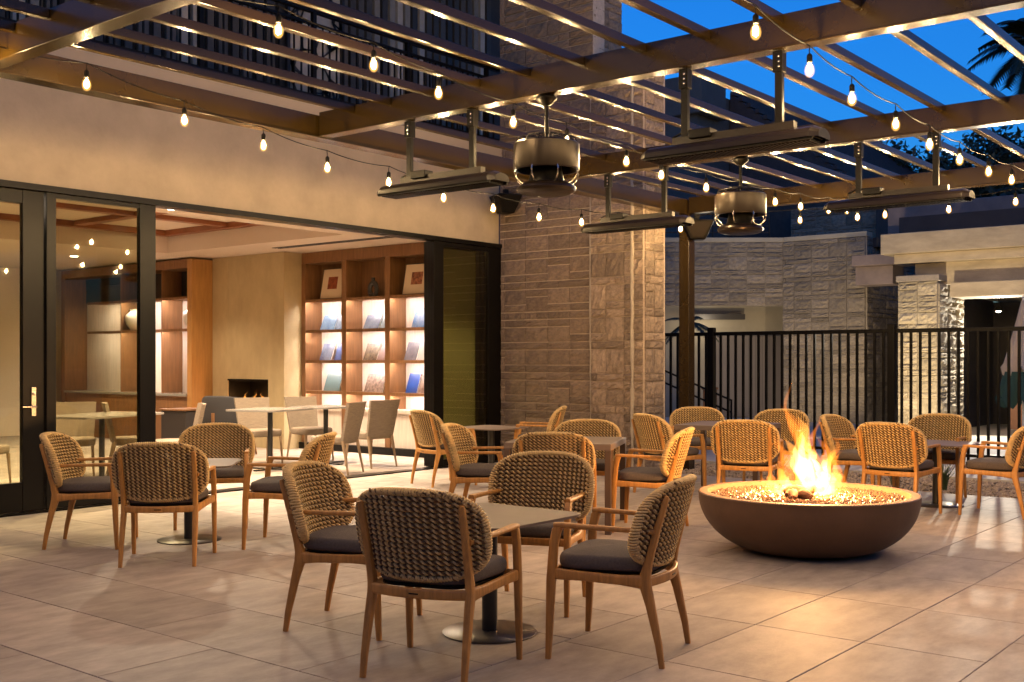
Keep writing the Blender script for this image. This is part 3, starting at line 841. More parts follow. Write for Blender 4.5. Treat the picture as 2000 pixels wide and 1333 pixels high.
for a in [
 (4.388,7.539,224,'woven armchair farthest left, beside the black door frame'),
 (4.346,6.525,314,'woven armchair seen from behind, nearest one at the left table'),
 (5.53,7.62,138,'woven armchair facing us behind the left table, in front of the glass'),
 (5.307,6.41,36,'woven armchair on the right side of the left table, back turned right'),
 (3.895,4.187,203,'woven armchair on the left side of the front table'),
 (3.58,3.298,287,'nearest woven armchair, seen from behind at the bottom of the picture'),
 (4.332,2.844,16,'woven armchair right of the front table, closest to the fire bowl'),
 (4.846,3.771,110,'woven armchair facing us behind the front pedestal table'),
 (7.03,5.98,205,'woven armchair on the left side of the square four legged table in the middle'),
 (6.84,5.08,300,'woven armchair with its back to us on the near side of the square middle table'),
 (7.60,4.70,22,'woven armchair right of the square middle table with its lit back edge on'),
 (7.97,5.62,116,'woven armchair facing us behind the square middle table'),
 (8.937,8.183,252,'woven armchair seen from behind in front of the open bookcase doors'),
 (10.30,7.93,34,'woven armchair against the stone wall, facing left to the rear table'),
 (9.73,5.80,244,'woven armchair beside the pier, on the left of the table behind the fire'),
 (9.35,4.72,287,'orange lit woven armchair from behind, just left of the flames'),
 (11.02,6.20,120,'pale woven armchair at the pergola post, facing us'),
 (11.05,5.25,100,'woven armchair facing us directly behind the left edge of the flames'),
 (10.45,4.10,180,'woven armchair turned sideways just right of the flames'),
 (9.744,3.46,268,'orange lit woven armchair from behind, right of the flames'),
 (11.03,3.57,94,'woven armchair facing us across the right table by the fence'),
 (10.278,2.758,0,'woven armchair cut off by the right edge of the picture')]:
    armchair(*a)

# tables
def rsq(h, r_, n=6):
    out = []
    for cx,cy,a0 in ((h-r_,h-r_,0),(-h+r_,h-r_,90),(-h+r_,-h+r_,180),(h-r_,-h+r_,270)):
        for k in range(n+1):
            a = R(a0+90*k/n); out.append((cx+r_*math.cos(a), cy+r_*math.sin(a)))
    return out
tt = MB().prism(rsq(.35,.09), .574, .586).mesh('table_top', M['table'])
tp = MB().box(-.10,.10,-.10,.10,.566,.5735).mesh('top_plate', M['pedestal'])
tc = MB().lathe([(.039,.014),(.039,.5655)],24).mesh('column', M['pedestal'], True)
td = MB().lathe([(.235,0),(.236,.006),(.232,.0095),(.05,.0135),(.001,.0136)],48).mesh('base', M['disc'], True)
def ped_table(x, y, rz, label):
    t = thing('pedestal_table', label, 'table', (x,y,0), R(rz), 'low pedestal tables on the patio')
    for n_, me in (('table_top',tt),('top_plate',tp),('column',tc),('base',td)): inst(n_, me, t)
ped_table(4.198,3.53,0,'low pedestal table with round metal base, nearest in front')
ped_table(4.942,7.119,45,'low pedestal table with grey top by the glass doors')
ped_table(10.56,3.39,0,'low pedestal table right of the fire by the fence')
ped_table(9.78,8.20,0,'dark pedestal table in front of the stone wall')
def square_table(x, y, rz, label):
    t = thing('square_table', label, 'table', (x,y,0), R(rz), 'square four legged tables on the patio')
    MB().box(-.43,.43,-.43,.43,.655,.705).build('table_top', M['table'], t, bevel=.004)
    for sx in (-1,1):
        for sy in (-1,1):
            bx('leg', t, M['table_leg'], sx*.405-.024,sx*.405+.024, sy*.405-.024,sy*.405+.024, 0,.654, .003)
square_table(7.34,5.34,25,'square brown table on four legs in the middle of the patio')
square_table(10.25,5.40,10,'square brown table on four legs behind the fire bowl')

# ================================================================== FIRE BOWL
FX, FY = 7.43, 3.29
bowl = thing('fire_bowl', 'large round bronze fire bowl with flames rising from it', 'fire bowl', (FX,FY,0))
prof = []
for i in range(17):
    a = math.pi/2*i/16
    prof.append((.30+.47*math.sin(a)**.9 if i else .30, .405*(1-math.cos(a)**1.0) if i else 0))
prof = [(.30,0)] + [(.30+.465*math.sin(math.pi/2*i/16), .40*(1-math.cos(math.pi/2*i/16))**.96) for i in range(1,17)]
prof += [(.768,.408),(.766,.416),(.758,.420)]
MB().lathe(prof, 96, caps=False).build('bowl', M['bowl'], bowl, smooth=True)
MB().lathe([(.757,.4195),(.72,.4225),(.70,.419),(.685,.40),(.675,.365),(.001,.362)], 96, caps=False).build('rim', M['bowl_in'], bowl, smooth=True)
def in_disc():
    r_ = .67*math.sqrt(rng.random()); a = rng.uniform(0,6.28)
    return (r_*math.cos(a), r_*math.sin(a), rng.uniform(.370,.392))
tag(pebbles(5200, in_disc, .009, .019, .8).build('fire_glass', M['glass_rock'], bowl), kind='stuff')
rr = random.Random(12)
for i in range(7):
    a = rr.uniform(0,6.28); r_ = rr.uniform(.02,.22); L = rr.uniform(.10,.2)
    x, y = r_*math.cos(a)*1.2, r_*math.sin(a)
    b_ = rr.uniform(0,3.1); dx, dy = math.cos(b_)*L/2, math.sin(b_)*L/2
    z = .40+rr.uniform(0,.03)
    MB().sweep([(x-dx,y-dy,z),(x-dx*.5,y-dy*.5,z+.012),(x,y,z+.02),(x+dx*.6,y+dy*.6,z+.012),(x+dx,y+dy,z)], [.02,.034,.038,.032,.018], n=9).build('log', M['log'], bowl, smooth=True)
lx, ly = .628, -.778      # across the patio, towards the fence end
core, mid, outer = MB(), MB(), MB()
def T(mb, l, d, h, r_, ll, ld, wob, seed, z=.40):
    base = (l*lx + d*.778, l*ly + d*.628, z)
    tongue(mb, base, h, r_, (ll*lx+ld*.778, ll*ly+ld*.628), wob, seed, n=10)
T(core,.08,0,.34,.085,-.05,.02,1.0,1); T(core,.13,.03,.26,.062,-.02,0,1.2,2); T(core,.01,-.02,.38,.066,-.08,0,1.2,3)
T(core,.10,-.05,.24,.055,.02,0,1,4); T(core,-.12,.02,.13,.040,-.02,0,1,5); T(core,.03,.05,.44,.052,-.09,0,1.3,6); T(core,-.20,.0,.10,.028,-.03,0,1,21); T(core,.17,0,.17,.035,.0,0,1,22)
T(mid,.04,.01,.60,.058,-.13,.02,1.3,7); T(mid,.15,.0,.36,.045,.01,0,1.5,8); T(mid,-.04,.0,.44,.048,-.10,.02,1.5,9)
T(mid,-.16,.03,.22,.036,-.04,0,1.5,10); T(mid,.19,-.03,.26,.036,.03,0,1.5,11); T(mid,-.25,.0,.15,.026,-.02,0,1.4,12); T(mid,.05,-.06,.50,.042,-.10,0,1.7,13)
T(outer,.03,.02,.82,.042,-.15,.02,1.2,14); T(outer,.17,.02,.42,.042,.02,0,1.8,15); T(outer,-.08,.0,.46,.048,-.12,0,1.7,16)
T(outer,-.22,.02,.24,.034,-.05,0,1.6,17); T(outer,.21,-.02,.34,.032,.05,0,1.9,18); T(outer,.10,.05,.56,.048,-.07,0,1.6,19); T(outer,-.03,-.04,.66,.036,-.14,0,1.8,31); T(outer,.08,-.05,.44,.05,.03,0,1.9,32); T(outer,-.15,-.05,.34,.04,-.05,0,1.9,33); T(outer,.24,.0,.20,.03,.02,0,1.7,34)
T(outer,-.30,.0,.16,.024,-.02,0,1.5,20)
outer.build('flame', M['fl_out'], bowl, smooth=True)
mid.build('flame', M['fl_mid'], bowl, smooth=True)
core.build('flame', M['fl_core'], bowl, smooth=True)
FIRE = (1.0,.50,.17)
light('fire_light', 'POINT', (0,0,.86), 37, FIRE, bowl, .15)
light('fire_light', 'POINT', (0,0,.58), 9, FIRE, bowl, .12)
# ================================================================== FENCE
fence = thing('pool_fence', 'tall dark metal fence of upright bars behind the patio', 'fence', (14.9,0,0))
FPOST = [8.13,5.38,2.63,-.12]
bx('rail', fence, M['blackm'], -.025,.025, -1.5,10.6, 1.735,1.79, .003)
bx('rail', fence, M['blackm'], -.02,.02, -1.5,10.6, .10,.14, .003)
barm = MB().box(-.016,.016,-.016,.016,.0,1.78).mesh('bar', M['blackm'])
yy = -1.2
while yy < 10.5:
    if all(abs(yy-p) > .07 for p in FPOST): inst('bar', barm, fence, (0,yy,.0))
    yy += .124
for p in FPOST: bx('post', fence, M['blackm'], -.05,.05, p-.05,p+.05, .021,1.86, .006)
# ================================================================== POOL SIDE BUILDING
pool = thing('pool_building', 'grey stone pool building with concrete canopy and terrace on top', 'building', (0,0,0))
# stone front, diagonal part above the service doorway, then the straight part
wall('stone_wall', pool, (22.86,10.70), (20.75,13.29), 2.58, 4.0, 'grey', M['stone_g'], .03, M['mortar_g'], seed=21)
wall('stone_wall', pool, (22.85,8.82), (22.85,10.69), 0, 4.0, 'grey', M['stone_g'], .035, M['mortar_g'], seed=22)
wall('stone_wall', pool, (26.0,8.80), (22.87,8.80), 0, 4.0, 'grey', M['stone_g'], .03, M['mortar_g'], seed=23)
def slab(name, m, p0, p1, thick, z0, z1):
    d = Vector((p1[0]-p0[0], p1[1]-p0[1])); L = d.length
    return MB().box(0,L,-thick,.03,z0,z1).build(name, m, pool, (p0[0],p0[1],0), math.atan2(d.y,d.x), bevel=.006)
slab('coping', M['wall_tan'], (22.87,10.68), (20.75,13.29), .3, 4.002,4.10)
slab('coping', M['wall_tan'], (22.85,8.78), (22.85,10.66), .3, 4.003,4.101)
bx('terrace_floor', pool, M['darkwall'], 23.2,40, 8.5,24, 3.8,3.99)
# service recess
slab('recess_wall', M['wall_tan'], (25.0,10.8), (22.2,14.25), .2, 0,3.6)
slab('recess_lintel', M['darkwall'], (23.6,12.0), (22.7,13.1), .05, 2.33,2.46)
dd = slab('service_door', M['door'], (24.3,11.43), (23.30,12.66), .08, .03,1.95)
for i in range(9): MB().box(.16*i+.12,.16*i+.126,.0305,.034,.1,1.95).build('board_joint', M['darkwall'], dd)
# concrete canopy
bx('canopy_beam', pool, M['concrete'], 19.5,20.3, -6,7.25, 3.26,3.62, .01)
bx('canopy_lip', pool, M['concrete'], 19.62,20.3, -6,7.05, 3.09,3.258, .01)
bx('canopy_wall', pool, M['concrete'], 19.85,20.2, -6,6.75, 2.70,3.088)
bx('canopy_lower_beam', pool, M['concrete'], 19.62,20.4, -6,6.08, 2.46,2.712, .01)
bx('canopy_ceiling', pool, M['wall_tan'], 20.401,26, -6,6.7, 2.62,2.75)
bx('corbel', pool, M['parapet'], 22.2,22.84, 8.0,8.78, 2.92,3.30, .01)
bx('corbel', pool, M['parapet'], 22.0,22.84, 7.75,8.78, 3.302,3.52, .01)
wall('stone_pillar', pool, (19.5,6.25), (19.5,6.93), 0, 2.75, 'pale', M['stone_p'], .04, M['mortar_g'], thick=.6, cell=.34, seed=31)
wall('stone_pillar', pool, (20.88,6.24), (19.52,6.24), 0, 2.70, 'pale', M['stone_p'], .03, M['mortar_g'], thick=.3, cell=.45, seed=32)
bx('pillar_cap', pool, M['mortar_g'], 19.46,20.2, 6.21,6.96, 2.75,2.86, .01)
bx('bar_wall', pool, M['darkwall'], 24.6,24.8, -2,8.7, .02,2.6)
bx('side_wall', pool, M['darkwall'], 20.9,24.59, 6.72,6.93, .02,3.2)  # added wall, keeps the pendant lamp's light off the corbel and stone wall
bx('bar_counter', pool, M['trim'], 22.9,23.3, 1.0,6.0, .02,1.08)
bx('bar_top', pool, M['parapet'], 22.8,23.4, .9,6.05, 1.082,1.13)
wall('stone_pillar', pool, (22.6,4.6), (22.6,5.2), .02, 2.6, 'pale', M['stone_p'], .03, M['mortar_g'], thick=.3, cell=.45, seed=33)
bx('parapet', pool, M['parapet'], 23.0,23.4, -6,8.4, 4.02,4.62, .02)
bx('roof_slab', pool, M['darkwall'], 20.3,30, -6,7.2, 3.63,4.0)
# terrace rail and dark upper block
gr = thing('terrace_rail', 'thin metal guard rail on the terrace above the grey stone wall', 'railing', (0,0,0))
gd = Vector((20.8-22.7, 13.3-10.95)).normalized()
for z in (4.22,4.36,4.50,4.62):
    MB().sweep([(22.7,10.95,z),(20.7,10.95+2.0*gd.y/(-gd.x),z)], .012, n=6).build('rail', M['heater'], gr, smooth=True)
for k in (0,.9,1.8):
    MB().sweep([(22.7+gd.x*k*1.4,10.95+gd.y*k*1.4,4.105),(22.7+gd.x*k*1.4,10.95+gd.y*k*1.4,4.62)], .018, n=6).build('post', M['heater'], gr, smooth=True)
wall('upper_wall', pool, (27.2,10.2), (27.2,12.5), 4.0, 5.35, 'grey', M['stone_g'], .02, M['mortar_g'], seed=41)
bx('upper_wall', pool, M['darkwall'], 27.0,28, 9.2,10.15, 4.0,5.3)
# lamp under the canopy, its light falls through the fence
lampt = thing('pendant_lamp', 'lit pendant lamp under the concrete canopy beside the closed parasol', 'lamp', (22.3,6.0,0))
MB().sweep([(0,0,2.62),(0,0,2.40)], .006, n=6).build('cord', M['cord'], lampt)
MB().lathe([(.02,2.41),(.05,2.39),(.10,2.31)],20,caps=False).build('shade', M['blackm'], lampt, smooth=True)
MB().lathe([(.001,2.365),(.04,2.355),(.055,2.325),(.04,2.295),(.001,2.285)],16,caps=False).build('bulb', M['lamp'], lampt, smooth=True)
ll_ = light('lamp_light', 'SPOT', (0,0,2.27), 420, (1.0,.86,.66), lampt, .05, R(95))
ll_.rotation_euler = Vector((-11.3,-2.6,-2.2)).to_track_quat('-Z','Y').to_euler()
# unseen spotlights added behind the fence to light the pillar and stone wall
def washer(label, x, y, p, tx, ty, tz):
    t = thing('added_spotlight', label, 'spotlight', (x,y,.02))
    MB().lathe([(.06,0),(.06,.02),(.02,.025),(.02,.08)],14).build('stake', M['blackm'], t, smooth=True)
    MB().lathe([(.035,.08),(.05,.10),(.055,.20),(.045,.205)],16).build('head', M['blackm'], t, smooth=True)
    v = Vector((tx-x,ty-y,tz-.25))
    l_ = light('spot_lamp', 'SPOT', (0,0,.24), p, (1.0,.76,.46), t, .04, R(95))
    l_.rotation_euler = v.to_track_quat('-Z','Y').to_euler()
washer('small added spotlight, out of sight on the deck in front of the stone pillar', 17.2,6.2,150, 20,6.5,2.2)
washer('small added spotlight, out of sight on the deck below the grey stone wall', 19.6,9.6,95, 22.8,10.4,2.4)
light('recess_lamp', 'POINT', (22.8,12.6,2.3), 3.5, (1.0,.85,.6), pool, .1)
# stair handrail and orange post seen between the bars
hr = thing('stair_handrail', 'dark sloping stair handrail behind the fence beside the post', 'handrail', (18.6,10.55,0))
MB().sweep([(-.4,.6,1.25),(.5,-.55,.60)], .02, n=8).build('rail', M['blackm'], hr, smooth=True)
MB().sweep([(-.4,.6,1.02),(.5,-.55,.37)], .02, n=8).build('rail', M['blackm'], hr, smooth=True)
MB().sweep([(.5,-.55,.02),(.5,-.55,.62)], .02, n=8).build('post', M['blackm'], hr, smooth=True)
MB().sweep([(-.4,.6,.02),(-.4,.6,1.27)], .02, n=8).build('post', M['blackm'], hr, smooth=True)
ob = thing('bollard', 'short orange wooden bollard behind the fence near the post', 'bollard', (18.9,10.35,.02))
MB().box(-.1,.1,-.1,.1,0,.78).build('shaft', M['orange'], ob, bevel=.01); MB().box(-.12,.12,-.12,.12,.782,.83).build('cap', M['orange'], ob, bevel=.01)
# closed parasol
um = thing('closed_parasol', 'closed cream parasol with green edge at the right border', 'parasol', (18.1,4.50,0))
def folded(z0, z1, r0, r1, n=40):
    vs = []; fs = []
    for i in range(9):
        t = i/8; z = z0+(z1-z0)*t; rad = r0+(r1-r0)*t
        for k in range(n):
            a = 2*math.pi*k/n
            q = rad*(1+.28*math.sin(8*a)*(1-t*.7))
            vs.append((q*math.cos(a), q*math.sin(a), z + (.10*math.sin(8*a+1) if i == 0 else 0)))
    for i in range(8):
        fs += [(i*n+k, i*n+(k+1)%n, (i+1)*n+(k+1)%n, (i+1)*n+k) for k in range(n)]
    return MB().add(vs, fs)
folded(1.18,2.28,.26,.035).build('canopy', M['canvas'], um, smooth=True)
folded(.72,1.19,.33,.262).build('canopy_edge', M['canvas_g'], um, smooth=True)
MB().sweep([(0,0,.02),(0,0,2.36)], .024, n=10).build('pole', M['white'], um, smooth=True)
MB().lathe([(.28,.021),(.28,.06),(.05,.09)],24).build('base', M['parapet'], um, smooth=True)
wc = thing('white_chair', 'white tubular metal chair behind the fence under the parasol', 'chair', (16.6,3.75,.02), R(20))
for s in (-1,1):
    MB().sweep([(s*.25,.25,0),(s*.25,.24,.62),(s*.25,.18,.68),(s*.25,-.2,.68),(s*.25,-.27,.62),(s*.25,-.30,0)], .017, n=8).build('leg_frame', M['white'], wc, smooth=True)
MB().sweep([(-.25,-.22,.42),(-.25,-.34,.92),(0,-.36,.95),(.25,-.34,.92),(.25,-.22,.42)], .017, n=8).build('back_frame', M['white'], wc, smooth=True)
MB().box(-.25,.25,-.24,.24,.41,.44).build('seat', M['white'], wc, bevel=.01)
# ================================================================== FAR BUILDINGS, TREES
fb = thing('far_building', 'dark flat roofed block against the blue sky behind the pier', 'building', (0,0,0))
bx('wall', fb, M['blue'], 26.2,34, 14.75,24, 0,8.75)
bx('parapet', fb, M['blue'], 26.0,27.4, 14.5,16.0, 8.0,9.05, .03)
fr = MB().hexa([(28,11.2,4.3),(40,11.2,4.3),(40,14.7,4.3),(28,14.7,4.3),(28,11.3,6.2),(40,11.3,6.2),(40,14.7,8.9),(28,14.7,8.9)]).build('roof', M['roof'], fb)
for i in range(14): MB().box(-.06,12,-.06,.06,-.05,.06).build('roof_batten', M['roof'], fb, (28.0,11.35+.25*i,6.27+.2*i))
fb2 = thing('low_far_building', 'low dark hipped roof building behind the terrace', 'building', (0,0,0))
bx('wall', fb2, M['blue'], 36,44, 13.5,17.5, 0,7.3)
MB().hexa([(35.6,13.2,7.31),(44.4,13.2,7.31),(44.4,18,7.31),(35.6,18,7.31),(37,14.6,8.7),(43,14.6,8.7),(43,16.6,8.7),(37,16.6,8.7)]).build('roof', M['roof'], fb2)

def crown_tree(label, x, y, zt, r_, n, seed):
    t = thing('tree', label, 'tree', (x,y,0))
    MB().sweep([(0,0,0),(.1,.05,zt*.35),(0,.1,zt*.7),(.1,0,zt*.9)], [.28,.22,.14,.05], n=9).build('trunk', M['bark'], t, smooth=True)
    q = np.random.default_rng(seed)
    cl = q.normal(0,1,(16,3)); cl /= np.linalg.norm(cl,axis=1)[:,None]
    cl = cl*np.array([r_,r_,r_*.75])*q.uniform(.35,.95,(16,1)) + np.array([0,0,zt-r_*.6])
    for c_ in cl[:7]:
        MB().sweep([(0,.05,zt*.55),tuple(c_*np.array([.5,.5,1])-np.array([0,0,.6])),tuple(c_)], [.09,.06,.02], n=6).build('limb', M['bark'], t, smooth=True)
    lf = MB(); V = []; F = []
    for i in range(n):
        c_ = cl[q.integers(16)]; p = c_ + q.normal(0,.30*r_*.55,3)
        a = q.normal(0,1,3); a /= np.linalg.norm(a); b_ = np.cross(a,q.normal(0,1,3)); b_ /= np.linalg.norm(b_)
        s_ = q.uniform(.08,.17); o = len(V)
        V += [tuple(p-a*s_), tuple(p+b_*s_*.45), tuple(p+a*s_), tuple(p-b_*s_*.45)]; F.append((o,o+1,o+2,o+3))
    lf.add(V,F).build('crown', M['leaf'], t)
crown_tree('dark bushy tree silhouette left of the hanger rod at the sky', 40.9,13.4,9.2,2.2,5200,1)
crown_tree('wide dark tree against the sky at the right edge', 42.6,10.7,9.4,2.6,6500,2)
crown_tree('dark tree low behind the concrete parapet at the right', 39.5,10.2,6.9,2.2,5000,3)
crown_tree('far dark tree behind the terrace, middle of the low group', 46,13.0,8.0,2.4,4000,4)
def palm(label, x, y, zt, n, L, seed, trunk=True):
    t = thing('palm_tree', label, 'palm tree', (x,y,0))
    q = random.Random(seed)
    MB().sweep([(0,0,0),(.1,.02,zt*.5),(0,0,zt)], [.2,.16,.14] if trunk else [.05,.05,.04], n=10).build('trunk', M['bark'], t, smooth=True)
    for i in range(n):
        a = 2*math.pi*i/n + q.uniform(-.2,.2); el = q.uniform(-.2,1.1); f = MB(); pts = []
        for k in range(11):
            s_ = k/10; r_ = L*s_*math.cos(el*(1-.3*s_)); z = L*s_*math.sin(el) - L*.55*s_*s_
            pts.append(Vector((r_*math.cos(a), r_*math.sin(a), z)))
        f.sweep(pts, [(.018*L*(1-k/11),.012*L*(1-k/11)) for k in range(11)], n=4)
        side = Vector((-math.sin(a), math.cos(a), 0))
        V = []; F = []
        for k in range(1,10):
            for h_ in range(3):
                p = pts[k] + (pts[k+1]-pts[k])*(h_/3)
                d = (pts[k+1]-pts[k]).normalized()
                for s in (-1,1):
                    ll = L*.30*(1-abs(k-4)/9)*q.uniform(.8,1.1)
                    tip = p + side*s*ll*.8 + d*ll*.6 + Vector((0,0,-.35*ll)); o = len(V)
                    V += [tuple(p), tuple(p+d*.06*L), tuple(tip)]; F.append((o,o+1,o+2))
        f.add(V,F)
        f.build('frond', M['leaf'], t, (0,0,zt))
palm('tall palm with drooping fronds cut by the top right corner', 33.3,7.8,10.3,22,2.0,3)
palm('small palm with green fronds behind the post above the fence', 19.9,11.35,2.15,9,.62,5,False)
def clump(name, label, x, y, n, h, sp, seed):
    q = random.Random(seed); t = thing(name, label, 'plant', (x,y,-.03)); m_ = MB()
    for i in range(n):
        a = q.uniform(0,6.28); r_ = q.uniform(0,sp*.3); hh = h*q.uniform(.6,1.1); l_ = q.uniform(.2,1)*sp
        c_, s_ = math.cos(a), math.sin(a)
        m_.sweep([(r_*c_,r_*s_,0),((r_+l_*.3)*c_,(r_+l_*.3)*s_,hh*.6),((r_+l_)*c_,(r_+l_)*s_,hh)], [(.006,.002),(.006,.002),(.001,.001)], n=4)
    m_.build('blades', M['grass'], t)
clump('grass_plant', 'tuft of green grass in the gravel behind the right table', 11.85,3.75,90,.30,.14,1)
clump('grass_plant', 'tuft of grass in the gravel left of the right table leg', 12.0,4.3,70,.26,.12,2)
clump('grass_plant', 'tuft of grass in the gravel behind the fire bowl', 12.3,5.8,70,.25,.12,3)
clump('grass_plant', 'tuft of grass in the gravel beside the pergola post', 12.5,6.4,70,.25,.12,4)

# ================================================================== INTERIOR FURNITURE
def dining_meshes():
    out = []
    # tall wicker back with rounded wrap, seat and four tapered legs
    b = MB(); vs = []; fs = []; n = 9; rows = 9
    for off in (0,-.035):
        for j in range(rows):
            t = j/(rows-1); z = .40+.46*t; y = -.20-.10*t; w = .215+.03*t
            for i in range(n):
                x = (i/(n-1)*2-1)
                vs.append((x*w, y+off+.035*x*x, z))
    N = n*rows
    for j in range(rows-1):
        for i in range(n-1):
            a = j*n+i
            fs.append((a,a+1,a+n+1,a+n)); fs.append((N+a+1,N+a,N+a+n,N+a+n+1))
    for i in range(n-1):
        fs.append((i+1,i,N+i,N+i+1)); a=(rows-1)*n+i; fs.append((a,a+1,N+a+1,N+a))
    for j in range(rows-1):
        a=j*n; fs.append((a,a+n,N+a+n,N+a)); a=j*n+n-1; fs.append((a+n,a,N+a,N+a+n))
    out.append(('backrest', b.add(vs,fs).mesh('wicker_back', M['wicker'], True)))
    outl = [(x*.235,y*.235+.02) for x,y in [(math.copysign(abs(math.cos(a))**.45,math.cos(a)), math.copysign(abs(math.sin(a))**.45,math.sin(a))) for a in [2*math.pi*k/28 for k in range(28)]]]
    out.append(('seat', MB().pad(outl,.36,.45,.025,.01).mesh('wicker_seat', M['wicker'], True)))
    for sx in (-1,1):
        out.append(('leg', MB().sweep([(sx*.215,.225,0),(sx*.20,.20,.36)], [.011,.02], n=8).mesh('leg', M['wleg'], True)))
        out.append(('leg', MB().sweep([(sx*.215,-.27,0),(sx*.20,-.19,.40)], [.011,.021], n=8).mesh('leg', M['wleg'], True)))
    return out
DM = dining_meshes()
def dining(x, y, deg, label):
    t = thing('dining_chair', label, 'chair', (x,y,0), R(deg), 'cream wicker chairs inside')
    for n_, me in DM: inst(n_, me, t)
dining(9.02,10.02,22,'cream wicker chair seen from behind, left of the two nearest the bookcase')
dining(9.86,10.30,-2,'cream wicker chair from behind with a shaded edge, closest to the bookcase')
dining(9.25,11.75,165,'cream wicker chair behind the white table, left in front of the fireplace')
dining(9.95,11.55,170,'cream wicker chair behind the white table, right of the fireplace')
dining(7.42,10.95,60,'cream wicker chair just right of the glass panel, turned away')
dining(6.85,12.15,150,'wicker chair seen through the tinted glass panel behind the table')
dining(7.35,11.75,240,'wicker chair at the right end of the table behind the tinted glass')
dining(5.55,11.75,300,'wicker chair seen through the left glass door')
def dtable(x, y, w, d, label, rz=0):
    t = thing('dining_table', label, 'table', (x,y,0), R(rz))
    MB().prism(rsq(1,.12), 0, 1).build('table_top', M['white_top'], t, (0,0,.735)).scale = (w/2,d/2,.022)
    MB().lathe([(.10,.722),(.10,.734)],18).build('top_plate', M['pedestal'], t)
    MB().lathe([(.032,.02),(.032,.721)],18).build('column', M['pedestal'], t, smooth=True)
    MB().box(-.3,.3,-.03,.03,0,.02).build('foot', M['pedestal'], t); MB().box(-.03,.03,-.3,.3,.001,.019).build('foot', M['pedestal'], t)
dtable(8.80,10.98,.85,.75,'white topped table inside in front of the fireplace',15)
dtable(9.75,11.02,.7,.7,'white topped table inside in front of the bookcase',0)
dtable(6.70,11.30,1.3,.75,'white table behind the tinted glass panel',20)
lc = thing('lounge_chair', 'charcoal upholstered lounge chair facing the fireplace', 'chair', (9.75,13.1,0), R(-75))
bk = []
for i in range(9):
    a = R(-70+140*i/8); bk.append((.36*math.sin(a), -.30*math.cos(a), .64))
MB().sweep(bk, [(.035,.17),(.04,.20),(.045,.215),(.045,.22),(.045,.22),(.045,.22),(.045,.215),(.04,.20),(.035,.17)], n=14, p=3).build('backrest', M['lounge'], lc, smooth=True)
MB().pad([(.34*math.cos(2*math.pi*k/28), .05+.32*math.sin(2*math.pi*k/28)) for k in range(28)], .32,.44,.04,.02).build('seat', M['lounge'], lc, smooth=True)
for sx in (-1,1):
    for sy in (-1,1): MB().sweep([(sx*.28,sy*.28,0),(sx*.24,sy*.22,.34)], [.012,.02], n=8).build('leg', M['oak'], lc, smooth=True)
MB().sweep([(0,-.34,.35),(0,-.345,.62)], (.03,.008), n=6, up=(0,1,0)).build('back_strut', M['oak'], lc, smooth=True)
ot = thing('side_cabinet', 'low dark brown cabinet in front of the amber lit side panel', 'cabinet', (9.75,14.1,0), R(10))
MB().box(-.28,.28,-.25,.25,.08,.62).build('body', M['vase_d'], ot, bevel=.01); MB().box(-.3,.3,-.27,.27,.621,.645).build('top', M['oak'], ot, bevel=.004); MB().box(-.24,.24,-.21,.21,0,.079).build('plinth', M['black'], ot)
# books on the shelves: (y0,y1,z0,height, colours, label)
def book(y0, y1, z, h_, c1, c2, label, vs=8, lean=.10):
    t = thing('book', label, 'book', (11.36,(y0+y1)/2,z+.001)); w = y1-y0
    c1 = tuple(q*.42 for q in c1); c2 = tuple(q*.6 for q in c2)
    m1 = mat('cover', c1, .35, var=.5, vs=vs, c2=c2, detail=3)
    def sl(a, b_, z0, z1): return [(a,-w/2,z0),(b_,-w/2,z0),(b_,w/2,z0),(a,w/2,z0),(a+lean,-w/2,z1),(b_+lean,-w/2,z1),(b_+lean,w/2,z1),(a+lean,w/2,z1)]
    MB().hexa(sl(0,.003,0,h_)).build('cover', m1, t); MB().hexa([(q[0],q[1]*.97,q[2]) for q in sl(.0032,.022,.003,h_*.985)]).build('pages', M['paper'], t); MB().hexa(sl(.0222,.025,0,h_)).build('back_cover', m1, t)
    return t
B1,B2,B3,B4 = 2.30,1.83,1.365,.895
book(12.66,12.98,B2,.23,(.35,.55,.75),(.03,.10,.28),'blue seascape book on the upper lit shelf of the left bay',6)
book(12.47,12.65,B2,.23,(.42,.55,.72),(.05,.09,.16),'pale blue book with dark figure, right of the seascape book',10)
book(11.70,12.02,B2,.21,(.38,.42,.48),(.04,.06,.16),'landscape sunset book on the upper lit shelf of the middle bay',5)
book(11.56,11.68,B2,.23,(.52,.58,.55),(.12,.18,.2),'narrow pale green book on the upper lit shelf of the middle bay',12)
book(10.71,11.02,B2,.28,(.55,.62,.75),(.06,.20,.48),'bright blue and white book alone on the right bay shelf',9)
book(12.73,12.99,B3,.26,(.50,.55,.64),(.05,.08,.22),'blue and white book on the middle shelf of the left bay',7)
book(12.47,12.66,B3,.26,(.14,.20,.48),(.07,.11,.32),'plain blue book next to the divider on the left bay middle shelf',5)
book(11.74,12.02,B3,.25,(.55,.38,.24),(.02,.014,.012),'black book with patterned centre on the middle bay',18)
book(11.58,11.72,B3,.23,(.52,.36,.32),(.40,.24,.22),'pink book right of the black patterned book',6)
book(10.93,11.17,B3,.26,(.30,.27,.30),(.12,.11,.14),'grey round patterned book on the right bay middle shelf',14)
book(10.76,10.91,B3,.32,(.66,.62,.60),(.55,.50,.48),'tall white book on the right bay middle shelf',6)
book(10.63,10.74,B3,.26,(.30,.60,.60),(.25,.52,.53),'turquoise book at the right end of the middle shelf',5)
book(12.55,12.90,B4,.29,(.17,.26,.26),(.13,.21,.22),'grey green plain book on the lower shelf of the left bay',3)
book(11.61,12.0,B4,.27,(.60,.42,.32),(.07,.04,.035),'colourful food patterned book on the lower shelf of the middle bay',24)
